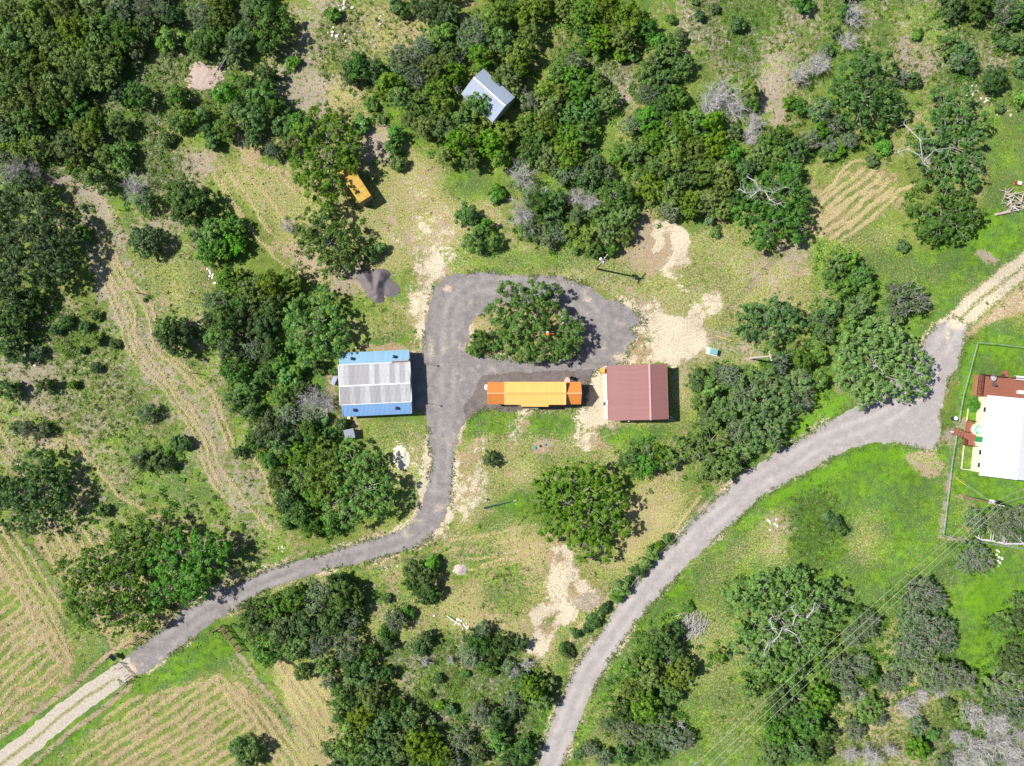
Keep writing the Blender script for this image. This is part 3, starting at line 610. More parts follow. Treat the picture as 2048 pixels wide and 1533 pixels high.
# the barn with the grey centre roof and blue lean-tos
rz = radians(2.6); c = P(749.5, 767, 2.9)
L_ = label = "metal barn with weathered grey centre roof between two blue lean-to roofs"
barn = empty("metal_barn", (c.x, c.y, 0), rz, L_, "barn")
hw = 6.25; yn, ys = 3.48, -3.52
wall_shell([(-6.05, -5.3), (6.05, -5.3), (6.05, 5.3), (-6.05, 5.3)], 0, 2.25).build("wall", barnwall, barn)
for x_ in (-5.9, 5.9): MB().box((x_, 0, 2.42), (.1, 6.6, .5)).build("gable_wall", barnwall, barn)
rf = MB().box((0, 0, 2.60), (12.1, 6.9, .08)).build("roof", barnwall, barn)
slope(rf, (-hw, ys, 2.72), (hw, ys, 2.72), (-hw, -.25, 3.03), tin_a); slope(rf, (hw, yn, 2.72), (-hw, yn, 2.72), (hw, -.25, 3.03), tin_a)
MB().box((0, -.25, 3.075), (12.5, .2, .04)).build("ridge_cap", white, rf)
MB().box((0, ys - .04, 2.72), (12.5, .1, .07)).box((0, yn + .04, 2.72), (12.5, .1, .07)).box((-hw - .04, -.02, 2.80), (.12, 7.1, .09)).box((hw + .04, -.02, 2.80), (.12, 7.1, .09)).build("eave_trim", white, rf)
for nm_, y0, y1, m_ in (("north", yn + .25 - .3, yn + 2.15, blue_n), ("south", ys - .0 + .05, ys - 2.1, blue_s)):
    q = MB().box((0, (y0 + y1) / 2, 2.3), (12.2, abs(y1 - y0) - .1, .06)).build("lean_to_roof", m_, barn)
    x0 = -6.1 if y1 > 0 else -5.95
    if y1 > 0: slope(q, (6.15, y1, 2.38), (x0, y1, 2.38), (6.15, y0, 2.62), [m_])
    else: slope(q, (x0, y1, 2.38), (6.15, y1, 2.38), (x0, y0, 2.62), [m_])
    MB().box((6.2, (y0 + y1) / 2, 2.5), (.08, abs(y1 - y0), .1)).box((x0 - .04, (y0 + y1) / 2, 2.5), (.08, abs(y1 - y0), .1)).box((0, y1, 2.36), (12.2, .06, .06)).build("eave_trim", blue_n if y1 > 0 else blue_s, q)
    for vx in (-3.85, 3.6):
        yv = (y0 + y1) / 2; v_ = MB().lathe([(.13, 0), (.13, .22), (.10, .26)], n=10).build("roof_vent", black, barn, loc=(vx, yv, 2.46))
        MB().lathe([(.10, .25), (.27, .30), (.31, .42), (.26, .54), (.10, .6)], n=12).build("vent_cap", simple("vent_dark", (.035, .045, .09), .35, .3), v_)
MB().box((4.7, yn + .12, 2.79), (3.2, .22, .05), rz=.01).build("rusty_strip", rust, barn)
for k, x in enumerate((-1.9, 1.9)):
    d_ = MB().box((6.13, x, 1.1), (.08, 2.6, 2.2)).build("roll_up_door", simple("door_grey", (.5, .5, .5), .5), barn)
    for z_ in (.4, .8, 1.2, 1.6, 2.0): MB().box((6.18, x, z_), (.03, 2.55, .03)).build("door_slat", steel, d_)
# two thin lamp poles in front of it
for i, (px, py) in enumerate(((827, 722), (833, 802))):
    b = P(px, py); po = empty("lamp_pole", b, 0, "thin dark lamp pole at the barn's east wall, %s of the pair" % ("upper" if i == 0 else "lower"), "lamp pole", "lamp poles at the east wall of the metal barn")
    MB().tube([(0, 0, 0), (0, 0, 5.0)], [.045, .03]).build("pole", black, po)
    MB().lathe([(.03, 5.0), (.14, 5.02), (.17, 5.14), (.08, 5.26)], n=10).build("lamp_head", black, po)
    MB().lathe([(.11, 0), (.11, .03)], n=10).build("base_plate", steel, po)

# the red barn
c = P(1275.5, 785, 3.2); rb = empty("red_roofed_barn", (c.x, c.y, 0), radians(1.5), "barn with ribbed maroon metal roof whose ridge sits off centre", "barn")
x0, xr, x1 = -5.25, 1.95, 5.25; yh = 4.85
wall_shell([(x0 + .35, -yh + .3), (x1 - .25, -yh + .3), (x1 - .25, yh - .3), (x0 + .35, yh - .3)], 0, 2.95).build("wall", simple("rose_siding", (.42, .25, .22), .6), rb)
for s_ in (-1, 1): MB().add([(x0 + .4, s_ * (yh - .36), 2.95), (x1 - .3, s_ * (yh - .36), 2.95), (xr, s_ * (yh - .36), 4.0), (x0 + .4, s_ * (yh - .26), 2.95), (x1 - .3, s_ * (yh - .26), 2.95), (xr, s_ * (yh - .26), 4.0)], [(0, 1, 2), (5, 4, 3), (0, 3, 4, 1), (1, 4, 5, 2), (2, 5, 3, 0)]).build("gable_wall", simple("rose_siding", (.42, .25, .22)), rb)
rf = MB().box(((x0 + x1) / 2, 0, 2.9), (x1 - x0 - .8, 2 * yh - .8, .05)).build("roof", maroon, rb)
slope(rf, (x0, yh, 3.02), (x0, -yh, 3.02), (xr, yh, 4.1), [maroon], .92, 4); slope(rf, (x1, -yh, 3.15), (x1, yh, 3.15), (xr, -yh, 4.1), [maroon], .92, 4)
MB().box((xr, 0, 4.14), (.34, 2 * yh + .06, .035)).build("ridge_cap", simple("pink_trim", (.58, .36, .34), .5), rf)
MB().box((x0, 0, 3.0), (.08, 2 * yh, .12)).box((x1, 0, 3.13), (.08, 2 * yh, .12)).build("eave_trim", maroon, rf)
MB().box((-2.4, -yh + .1, 3.3), (1.3, .24, .06)).build("door_hood", maroon, rb)
door(rb, -2.4, -yh + .22, .1, 1.1, 2.1, -90, simple("rose_siding", (.42, .25, .22)), steel); window(rb, 1.0, -yh + .22, 1.6, 1.0, .9, -90, white, glass); window(rb, 3.4, -yh + .22, 1.6, 1.0, .9, -90, white, glass)
window(rb, x0 + .28, 2.0, 1.6, 1.0, .9, 180, white, glass); door(rb, x0 + .27, -1.8, .1, 1.0, 2.1, 180, white, steel)
b = P(1258, 842, 2.6); lt = empty("wall_lamp", (b.x, b.y - .05, 2.3), 0, "small white lamp on the maroon roofed barn's lower wall", "lamp")
MB().lathe([(.05, 0), (.16, .05), (.12, .16)], n=8).build("lamp_shade", white, lt); MB().box((0, .18, .1), (.05, .4, .05)).build("bracket", white, lt)
lx, ly = P(1214, 786)[:2]
sl_ = MB().box((0, 0, .05), (1.15, 9.6, .12)).build("concrete_walk", concrete, None, loc=(lx - .0, ly, 0)); sl_.rotation_euler.z = radians(1.5); tag(sl_, "narrow pale concrete walk along the left side of the maroon barn", kind="structure")
b = P(1209, 808); q = MB().box((0, 0, .13), (.36, .62, .03)).box((0, .2, .155), (.3, .03, .02)).box((0, -.2, .155), (.3, .03, .02)).build("door_mat", simple("dark_mat", (.10, .09, .08), .95), None, loc=(b.x, b.y, 0)); tag(q, "small dark door mat on the concrete walk beside the maroon barn", "door mat")
b = P(1205.5, 741.5, .9); bx = empty("orange_bin", (b.x, b.y, .02), 0, "square orange bin standing at the upper left corner of the maroon barn", "bin")
MB().box((0, 0, .42), (.62, .66, .84), taper=1.05).build("bin_body", simple("bin_orange", (.78, .36, .04), .5), bx); MB().box((0, 0, .88), (.74, .78, .08), taper=.9).build("lid", simple("bin_orange2", (.88, .46, .06), .5), bx); MB().box((.40, 0, .85), (.05, .4, .05)).build("handle", black, bx)
b = P(1339.5, 837); ho = empty("coiled_hose", (b.x, b.y, .02), 0, "loop of white hose lying in the shade at the maroon barn's lower right corner", "hose")
MB().tube([(.24 * cos(t_) * (1 + .02 * k), .38 * sin(t_), .04 + .006 * k) for k in range(40) for t_ in [k * pi / 9]], .03, 5).build("hose_coil", white, ho)
MB().tube([(.2, -.3, .05), (.4, -.5, .04), (.5, -.55, .04)], [.03, .03, .045], 6).build("nozzle", steel, ho)

# the long orange and yellow building
c = P(1069, 787, 3.2); ob = empty("orange_building", (c.x, c.y, 0), radians(0), "long narrow building with yellow centre roof and orange end roofs", "building")
cx0 = P(1010, 787, 3.6).x - c.x; cx1 = P(1131, 787, 3.6).x - c.x; lx0 = P(974.5, 787, 3.3).x - c.x; lx1 = P(1163, 787, 3.3).x - c.x
wall_shell([(lx0 + .15, -1.65), (lx1 - .3, -1.65), (lx1 - .3, 1.65), (lx0 + .15, 1.65)], 0, 2.62).build("wall", tanwall, ob)
MB().box(((cx0 + cx1) / 2, 0, 3.08), (cx1 - cx0 - .3, 3.3, .9)).build("clerestory", tanwall, ob)
rf = MB().box(((cx0 + cx1) / 2, 0, 3.5), (cx1 - cx0 - .2, 3.0, .06)).build("centre_roof", ywl, ob)
slope(rf, (cx0, -2.0, 3.60), (cx1, -2.0, 3.60), (cx0, 0, 4.18), [ywl], .9, 4, .03); slope(rf, (cx1, 2.0, 3.60), (cx0, 2.0, 3.60), (cx1, 0, 4.18), [ywl], .9, 4, .03)
MB().box(((cx0 + cx1) / 2, 0, 4.22), (cx1 - cx0, .3, .035)).build("ridge_cap", simple("ochre_trim", (.62, .38, .12), .5), rf)
MB().box((cx0 - .03, -1.0, 3.91), (.07, 2.08, .08), M=Matrix.Rotation(0.282, 3, 'X')).box((cx0 - .03, 1.0, 3.91), (.07, 2.08, .08), M=Matrix.Rotation(-0.282, 3, 'X')).box((cx1 + .03, -1.0, 3.91), (.07, 2.08, .08), M=Matrix.Rotation(0.282, 3, 'X')).box((cx1 + .03, 1.0, 3.91), (.07, 2.08, .08), M=Matrix.Rotation(-0.282, 3, 'X')).build("barge_board", simple("light_yellow", (.9, .78, .45), .5), rf)
bx0, bx1 = P(1042.5, 787, 3.3).x - c.x, P(1097, 787, 3.3).x - c.x
MB().box(((bx0 + bx1) / 2, -2.12, 3.55), (bx1 - bx0, .42, .05), M=Matrix.Rotation(0.282, 3, 'X')).box(((bx0 + bx1) / 2, -2.31, 3.46), (bx1 - bx0, .05, .12)).build("porch_eave", ywl, rf)
for nm_, a_, b_ in (("w", lx0, cx0 - .02), ("e", cx1 + .02, lx1)):
    rf = MB().box(((a_ + b_) / 2, 0, 2.64), (b_ - a_ - .2, 3.2, .05)).build("end_roof", orng, ob)
    slope(rf, (a_, -1.95, 2.60), (b_, -1.95, 2.60), (a_, 0, 3.98), [orng], .8, 4, .03); slope(rf, (b_, 1.95, 2.60), (a_, 1.95, 2.60), (b_, 0, 3.98), [orng], .8, 4, .03)
    MB().box(((a_ + b_) / 2, 0, 4.05), (b_ - a_, .2, .035)).build("ridge_cap", simple("peach_trim", (.80, .42, .20), .5), rf)
    g_ = MB(); xx = (a_ + .18) if nm_ == "w" else (b_ - .33); g_.add([(xx, -1.65, 2.62), (xx, 1.65, 2.62), (xx, 0, 3.85), (xx + .1, -1.65, 2.62), (xx + .1, 1.65, 2.62), (xx + .1, 0, 3.85)], [(0, 2, 1), (3, 4, 5), (0, 1, 4, 3), (1, 2, 5, 4), (2, 0, 3, 5)]).build("gable_wall", tanwall, ob)
for x in (-6, -3, 3.2): window(ob, x, -1.7, 1.6, .9, .9, -90, white, glass)
door(ob, 0, -1.72, .1, .95, 2.05, -90, rust, steel); window(ob, -3, 1.7, 1.6, .9, .9, 90, white, glass); window(ob, 2, 1.7, 1.6, .9, .9, 90, white, glass); door(ob, 6.0, 1.72, .1, .95, 2.05, 90, rust, steel)
b = P(973, 775, 2.4); q = empty("tank", (b.x, b.y, 0), 0, "upright white tank against the left end of the orange building", "tank")
MB().lathe([(.38, .1), (.4, .2), (.4, 1.9), (.3, 2.05), (.08, 2.12)], n=14, sy=1.25).build("tank_body", white, q, True)
MB().box((0, 0, .05), (.7, 1.0, .1)).build("tank_base", concrete, q); MB().lathe([(.07, 2.1), (.07, 2.2)], n=8).build("cap", steel, q)
b = P(1134.5, 762, .15); q = MB().prism([(.5 * sin(k * pi / 10) * 1.15 if 0 else .52 * cos(k * pi / 12), (.62 * sin(k * pi / 12))) for k in range(13)] + [(-.52, -.5), (.52, -.5)], .0, .28).build("entrance_step", simple("pink_stone", (.60, .44, .36), .9, 0, .2, 4, bump=.4), None, loc=(b.x + .0, b.y, 0)); tag(q, "rounded pinkish stone step at the upper edge of the orange building", "step")
def chair(px, py, rz, col, label, group=None):
    b = P(px, py); t_ = empty("garden_chair", b, rz, label, "chair", group)
    MB().box((0, 0, .42), (.5, .5, .04)).build("seat", col, t_); MB().box((0, .27, .72), (.5, .05, .6), M=Matrix.Rotation(-.2, 3, 'X')).build("backrest", col, t_)
    for sx in (-.21, .21):
        for sy in (-.21, .21): MB().tube([(sx, sy, 0), (sx * .95, sy * .95, .42)], .02, 5).build("leg", col, t_)
    for sx in (-.26, .26): MB().box((sx, 0, .62), (.04, .5, .03)).build("armrest", col, t_)
    return t_
chair(1143, 757, .6, black, "dark chair beside the pinkish step, nearer to the step"); chair(1149, 759.5, .8, black, "dark chair right of the pinkish step, farther from the step")

# blue grey shed among the trees
c = P(979, 186, 2.9); an = atan2(-(203 - 147), 1013 - 951); sh = empty("tin_shed", (c.x, c.y, 0), an, "pale blue grey tin roofed shed half hidden by trees", "shed")
L2 = 3.75; wl, wr = -3.35, 2.55
wall_shell([(-L2 + .2, wl + .25), (L2 - .2, wl + .25), (L2 - .2, wr - .25), (-L2 + .2, wr - .25)], 0, 2.3).build("wall", greywood, sh)
rf = MB().box((0, -.4, 2.32), (2 * L2 - .6, 5.2, .05)).build("roof", dove, sh)
slope(rf, (-L2, wl, 2.35), (L2, wl, 2.35), (-L2, 0, 3.4), [dove], .95, 4, .03); slope(rf, (L2, wr, 2.55), (-L2, wr, 2.55), (L2, 0, 3.4), [dove], .95, 4, .03)
MB().box((0, 0, 3.43), (2 * L2, .24, .035)).build("ridge_cap", white, rf)
MB().add([(L2 - .25, wl + .2, 2.3), (L2 - .25, wr - .2, 2.3), (L2 - .25, 0, 3.3), (L2 - .15, wl + .2, 2.3), (L2 - .15, wr - .2, 2.3), (L2 - .15, 0, 3.3)], [(0, 2, 1), (3, 4, 5), (0, 1, 4, 3), (1, 2, 5, 4), (2, 0, 3, 5)]).build("gable_wall", greywood, sh)
door(sh, L2 - .12, -.6, .05, 1.2, 2.0, 0, greywood, steel)

# yellow box truck body under the oak
a0, a1 = P(745, 390, 2.7), P(717, 342, 2.7); ax = (a1 - a0); an = atan2(ax.y, ax.x)
c = P(710, 368, 2.7); an = atan2(.838, -.545)
tr = empty("yellow_box_trailer", (c.x, c.y, 0), an, "yellow box trailer with rusty roof parked half under the big oak", "trailer")
ym = simple("faded_yellow", (.52, .33, .055), .5, 0, .25, 1.2, dirt=(.32, .15, .06)); rb_ = simple("grey_brown_door", (.26, .20, .15), .7)
MB().box((0, 0, 1.55), (6.4, 2.45, 2.1)).build("box_body", ym, tr)
q = MB().box((0, 0, 2.635), (6.45, 2.5, .05)).build("roof", ym, tr)
for k in range(7): MB().box((-2.9 + k * .97, 0, 2.675), (.06, 2.44, .03)).build("roof_bow", ym, q)
for s_ in (-1, 1): MB().box((-3.24, s_ * .61, 1.55), (.07, 1.18, 2.0)).build("rear_door", rb_, tr)
for s_ in (-1, 1):
    for x in (-2.0, 2.2):
        wh = MB().add(*(lambda m: (m.v, m.f))(MB().tube([(x, s_ * 1.0, .42), (x, s_ * 1.26, .42)], .42, 14))).build("wheel", black, tr); MB().tube([(x, s_ * 1.24, .42), (x, s_ * 1.28, .42)], .2, 10).build("rim", steel, wh)
MB().box((0, 0, .45), (6.4, .9, .16)).build("chassis", rust, tr)

# the white roofed house at the right
e0, e1 = P(1975, 791, 3.3), P(1958, 951, 3.3); ax = e0 - e1; an = atan2(ax.y, ax.x) - pi / 2; mid = (e0 + e1) / 2; hl = ax.length / 2
hs = empty("white_roofed_house", (mid.x, mid.y, 0), an, "cream walled house under a bright white metal roof", "house")
# local x: 0 at the left eave, ridge at 5.3, right eave at 10.6
wall_shell([(.75, -hl + .5), (9.9, -hl + .5), (9.9, hl - .3), (.75, hl - .3)], .0, 3.25).build("wall", cream, hs)
rf = MB().box((5.3, 0, 3.2), (9.4, 2 * hl - .9, .06)).build("roof", roofw, hs)
slope(rf, (0, hl, 3.3), (0, -hl, 3.3), (5.3, hl, 4.9), [roofw], .95, 5, .03); slope(rf, (10.6, -hl, 3.3), (10.6, hl, 3.3), (5.3, -hl, 4.9), [roofw], .95, 5, .03)
MB().box((5.3, 0, 4.94), (.3, 2 * hl + .05, .035)).build("ridge_cap", roofw, rf)
for s_ in (-hl + .5, hl - .3): MB().add([(.8, s_ - .05, 3.2), (9.8, s_ - .05, 3.2), (5.3, s_ - .05, 4.6), (.8, s_ + .05, 3.2), (9.8, s_ + .05, 3.2), (5.3, s_ + .05, 4.6)], [(0, 1, 2), (5, 4, 3), (0, 3, 4, 1), (1, 4, 5, 2), (2, 5, 3, 0)]).build("gable_wall", cream, hs)
def hy(py): return ((P(1965, py) - mid).y) / cos(an)
for py in (818, 902, 927): window(hs, .68, hy(py), 2.2, .9, 1.0, 180, white, glass)
mint = simple("mint_glass", (.45, .70, .62), .25, spec=.5); dgreen = simple("green_door", (.03, .30, .10), .5)
# half round bay with mint panes
by = hy(858.5); bay = MB().prism([(.70 - 1.15 * sin(k * pi / 12), by + 1.05 * cos(k * pi / 12)) for k in range(13)], .0, 1.1).build("bay", cream, hs)
MB().prism([(.70 - .95 * sin(k * pi / 12), by + .85 * cos(k * pi / 12)) for k in range(13)], 1.1, 1.9).build("bay_window", mint, bay)
for k in (2, 4, 6, 8, 10): MB().box((.70 - .98 * sin(k * pi / 12), by + .88 * cos(k * pi / 12), 1.5), (.07, .07, .8), rz=k * .2).build("mullion", dgreen, bay)
MB().box((.2, by - .42, 1.93), (.95, .07, .05)).box((.2, by + .42, 1.93), (.95, .07, .05)).build("transom", dgreen, bay)
d_ = door(hs, .66, hy(877), .62, 1.0, 2.0, 180, dgreen, steel)
MB().box((.05, hy(883.5), 2.0), (1.3, .10, .10)).build("door_canopy_beam", white, hs)
kb = MB(); e_ = P(1931, 940) - mid; kb = kb.box((-1.0, -hl + 3.9, .06), (.10, 6.6, .14)).box((-.2, -hl + .6, .06), (1.6, .10, .14)).box((-.95, hy(832), .06), (.1, 2.4, .14)); q = kb.build("bed_edging", cream, hs)
# upper deck
def deck_board_rows(parent, poly, z, name="deck_board", step=.30):
    # one board per row, cut to a convex outline (local x, y)
    ys_ = [p[1] for p in poly]; y = min(ys_) + step / 2
    while y < max(ys_):
        xs_ = []
        for i in range(len(poly)):
            (xa, ya), (xb, yb) = poly[i], poly[(i + 1) % len(poly)]
            if (ya > y) != (yb > y): xs_.append(xa + (xb - xa) * (y - ya) / (yb - ya))
        if len(xs_) >= 2: MB().box(((min(xs_) + max(xs_)) / 2, y, z), (max(xs_) - min(xs_), step - .018, .04)).build(name, deckm, parent)
        y += step
def loc(px, py, z=0):
    v_ = P(px, py, z) - Vector((mid.x, mid.y, 0)); return (v_.x * cos(-an) - v_.y * sin(-an), v_.x * sin(-an) + v_.y * cos(-an))
dk = empty("upper_deck", (mid.x, mid.y, 0), an, "reddish brown timber deck above the white roof, table and seats on it", "deck")
fl = MB().box((4.5, hl + 1.75, .5), (8.4, 3.6, .08)).build("deck_frame", rail_m, dk); deck_board_rows(fl, [(.1, hl - .2), (9.0, hl - .2), (9.0, hl + 3.75), (.1, hl + 3.75)], .62)
def railing(parent, pts, z0, h=1.0, gap=1.3):
    r = MB(); 
    for a_, b_ in zip(pts[:-1], pts[1:]):
        a_, b_ = Vector((*a_, 0)), Vector((*b_, 0)); d = b_ - a_; L = d.length; cnt = max(1, round(L / gap)); r_z = atan2(d.y, d.x)
        for z_ in (h, h * .55, .15): MB().box((a_ + b_) / 2 + Vector((0, 0, z0 + z_)), (L - .06, .05 if z_ < h else .14, .06), r_z).build("rail", rail_m, parent)
        for k in range(cnt + 1): MB().box(a_ + d * k / cnt + Vector((0, 0, z0 + h / 2)), (.1, .1, h + .1)).build("railing_post", rail_m, parent)
railing(dk, [(.15, hl + .1), (.15, hl + 3.7), (4.3, hl + 3.7)], .64); railing(dk, [(5.4, hl + 3.7), (8.9, hl + 3.7)], .64)
MB().box((4.85, hl + 4.1, .25), (1.1, .7, .4)).box((4.85, hl + 4.6, .12), (1.1, .5, .2)).build("step", deckm, dk)
MB().box((-.28, hl + 1.75, .3), (.55, 3.7, .5)).build("bench_box", simple("bench_brown", (.36, .17, .09), .7), dk)
# lower deck with stairs
ld = empty("entrance_deck", (mid.x, mid.y, 0), an, "small reddish entrance deck with a short flight of stairs beside the green door", "deck")
y0_, y1_ = hy(891), hy(866)
f2 = MB().box((-.5, (y0_ + y1_) / 2, .45), (2.1, y1_ - y0_ - .1, .08)).build("deck_frame", rail_m, ld); deck_board_rows(f2, [(-1.6, y0_), (.6, y0_), (.6, y1_), (-1.6, y1_)], .6)
f3 = MB().box((-.75, (y1_ + hy(842)) / 2, .45), (.95, hy(842) - y1_ - .15, .08)).build("landing_frame", rail_m, ld); deck_board_rows(f3, [(-1.25, y1_ + .03), (-.25, y1_ + .03), (-.25, hy(842)), (-1.25, hy(842))], .6)
railing(ld, [(-1.6, y0_), (.5, y0_)], .62, .9); railing(ld, [(-1.6, y0_), (-1.6, (y0_ + y1_) / 2 - .1)], .62, .9); railing(ld, [(-.25, hy(842)), (-1.25, hy(842))], .62, .9)
s0 = Vector((-1.6, y1_ - .55, 0)); sd = Vector((-1, .30, 0)).normalized()
for k in range(4): MB().box(s0 + sd * (.22 + k * .42) + Vector((0, 0, .50 - k * .14)), (.40, 1.15, .08), atan2(sd.y, sd.x)).build("stair_tread", deckm, ld)
for s_ in (-1, 1):
    off = Vector((-sd.y, sd.x, 0)) * .62 * s_; MB().tube([s0 + off + Vector((0, 0, 1.5)), s0 + sd * 1.75 + off + Vector((0, 0, 1.0))], .05, 4).build("handrail", rail_m, ld)
    for k in (0, 1): MB().box(s0 + off + sd * (k * 1.7) + Vector((0, 0, .7 - .25 * k)), (.09, .09, 1.4 - .4 * k)).build("stair_post", rail_m, ld)
# deck furniture
b = P(1987, 756, 1.3); tb = empty("round_table", (b.x, b.y, .64), 0, "round grey metal table with chairs on the reddish deck", "table")
MB().lathe([(.55, .70), (.56, .73), (.55, .74)], n=16).build("tabletop", simple("grey_table", (.42, .38, .42), .4), tb); MB().tube([(0, 0, 0), (0, 0, .7)], .05).build("pedestal", black, tb); MB().lathe([(.3, 0), (.25, .04)], n=10).build("table_foot", black, tb)
for i, (px, py, a_, w_) in enumerate(((1981, 751, 2.3, "above the round table's left side"), (1996, 752, 0.6, "above the round table's right side"), (1979, 768, 3.5, "lowest of the three around the table"))):
    t_ = chair(px, py, a_, simple("grey_chair_metal", (.12, .11, .13), .5), "dark patio chair on the reddish deck, " + w_, "patio chairs on the deck"); t_.location.z = .64
b = P(2041, 756.5, 1.3); q = empty("serving_table", (b.x, b.y, .64), an, "long white table at the right of the reddish deck", "table")
MB().box((0, 0, .72), (1.5, .72, .05)).build("tabletop", white, q)
for sx in (-.68, .68):
    for sy in (-.3, .3): MB().box((sx, sy, .36), (.06, .06, .7)).build("leg", white, q)
b = P(2043, 785, 1.2); q = empty("storage_box", (b.x, b.y, .64), an, "pale storage box at the deck's right edge by the roof", "box"); MB().box((0, 0, .25), (.9, .6, .5)).build("box_body", simple("pale_pink", (.7, .55, .5), .6), q); MB().box((0, 0, .53), (.96, .66, .06)).build("lid", white, q)

# bins and small things at the garden gate
b = P(1911, 838, .9); q = empty("trash_can", (b.x + .0, b.y, 0), 0, "black round trash can with white lid outside the chain link fence", "trash can")
MB().lathe([(.30, 0), (.40, .95), (.42, .97)], n=14).build("can_body", black, q); MB().lathe([(.36, .97), (.34, 1.05), (.1, 1.1)], n=14, c=(.05, .08, 0)).build("lid", white, q); MB().box((-.42, 0, .6), (.06, .2, .05)).build("handle", steel, q)
b = P(1902, 864); q = empty("water_tap", b, 0, "little white tap post by the fence below the trash can", "tap"); MB().box((0, 0, .35), (.16, .16, .7)).build("post", white, q); MB().tube([(0, 0, .6), (.2, 0, .62), (.22, 0, .5)], .03, 5).build("spout", simple("pale_blue", (.5, .65, .75), .5), q)

# green transformer box on its pad
c = P(1428, 703.5, .9); q = empty("transformer_box", (c.x, c.y, 0), radians(-13), "green metal utility box on a pale concrete pad", "utility box")
MB().box((-.1, 0, .04), (2.1, 1.25, .1)).build("concrete_pad", white, q); g1 = simple("utility_green", (.06, .26, .27), .45)
MB().box((.1, 0, .52), (1.2, .95, .85)).build("cabinet", g1, q); MB().box((.05, 0, .97), (1.26, 1.0, .06), taper=.95).build("lid", simple("utility_green_pale", (.20, .42, .42), .4), q); MB().box((.72, 0, .5), (.03, .4, .5)).build("door", g1, q)
# septic lids
for i, (px, py, r_, m_, lb) in enumerate(((1069, 896, .3, simple("lid_green", (.03, .38, .33), .5), "green septic lid, leftmost and largest of the three"), (1080.5, 892.5, .2, black, "dark septic lid between the other two"), (1090, 890, .22, simple("lid_green2", (.10, .30, .30), .5), "grey green septic lid, rightmost of the three"))):
    b = P(px, py); q = empty("septic_lid", b, 0, lb + " on bare soil", "septic lid", "septic lids below the orange building"); MB().lathe([(r_, -.05), (r_, .16), (r_ * .95, .2)], n=16).build("lid", m_, q); MB().box((0, 0, .22), (r_ * .8, .05, .04)).build("handle", m_, q)
b = P(1084, 893); 
# pipes and sign bits in the meadow
q = empty("pipe_bundle", P(996, 1011), 0, "dark green pipes lying along the grass above the lower meadow", "pipes")
d0, d1 = P(968, 1018) - P(996, 1011), P(1026, 1003) - P(996, 1011); gp = simple("green_pipe", (.025, .055, .042), .5)
for k, (o1, o2, m_) in enumerate(((0, 0, gp), (.14, .05, gp), (.28, -.8, simple("green_pipe2", (.07, .16, .13), .5)))):
    u_ = (d1 - d0).normalized(); s_ = Vector((-u_.y, u_.x, 0)); MB().tube([d0 + s_ * o1 + Vector((0, 0, .12)), d1 * (.9 if k == 2 else 1) + s_ * (o1 * .3) + Vector((0, 0, .12))], .055, 8).build("pipe", m_, q)
MB().tube([d1 + Vector((0, 0, .12)), d1 + (d1 - d0).normalized() * .7 + Vector((0, 0, .12))], .10, 8).build("pipe_end", simple("pink_pipe", (.55, .40, .34), .7), q)
q = empty("valve_box", P(971, 1002), .3, "small valve box with a white pipe above the dark green pipes", "valve box"); MB().box((0, 0, .12), (.5, .35, .24)).build("box_body", simple("valve_pink", (.5, .38, .36), .7), q); MB().box((.35, .12, .1), (.3, .35, .2)).build("side_box", gp, q); MB().tube([(.4, 0, .1), (.52, -.25, .3)], .04, 6).build("pipe", white, q)
# swing under the island oak
c = P(1095, 668, 4.4); c = P(1095, 668, 6.2); q = empty("hanging_swing", (c.x, c.y, 6.2), 0, "orange and white seat hanging in the gap of the island oak", "swing")
MB().lathe([(.05, -.30), (.26, -.22), (.32, .0), (.30, .04)], n=12).build("seat", simple("bright_orange", (.85, .16, .04), .5), q); MB().lathe([(.2, .05), (.18, .12), (.1, .14)], n=10, c=(0, .26, 0)).build("cushion", white, q)
MB().box((.8, .0, -.1), (.7, .08, .22)).build("banner", simple("bright_orange", (.85, .16, .04)), q)
for k in range(3): MB().tube([(.45 * cos(k * 2.1), .45 * sin(k * 2.1), 0), (0, 0, 1.5)], .015, 4).build("rope", greywood, q)
# things beside the metal barn
b = P(668, 760, .8); q = empty("leaning_panel", (b.x, b.y, 0), radians(-22), "pale grey sheet metal trough beside the left wall of the metal barn", "trough"); MB().box((0, 0, .75), (.75, 1.9, .06), M=Matrix.Rotation(.1, 3, 'X')).build("panel", dove, q); MB().box((-.3, -.8, .36), (.06, .06, .7)).box((.3, .8, .4), (.06, .06, .75)).box((.3, -.8, .33), (.06, .06, .64)).box((-.3, .8, .4), (.06, .06, .76)).build("leg", steel, q)
b = P(699, 868, 1.2); q = empty("grey_shed_roof", (b.x, b.y, 0), .2, "small grey tin hut almost hidden under trees below the metal barn", "hut"); MB().box((0, 0, .7), (1.5, 1.3, 1.35)).build("wall", greywood, q); MB().box((0, 0, 1.42), (1.8, 1.7, .06), M=Matrix.Rotation(.12, 3, 'X')).build("roof", simple("grey_tin", (.28, .30, .36), .5), q)
b = P(699, 836); q = empty("lidded_bucket", b, 0, "cream bucket at the lower left corner of the metal barn", "bucket"); MB().lathe([(.2, 0), (.26, .5), (.27, .52), (.02, .56)], n=12).build("bucket_body", cream, q); MB().tube([(-.25, 0, .45), (-.3, 0, .3), (-.2, -.28, .28), (0, -.3, .3)], .015, 4).build("handle", steel, q)

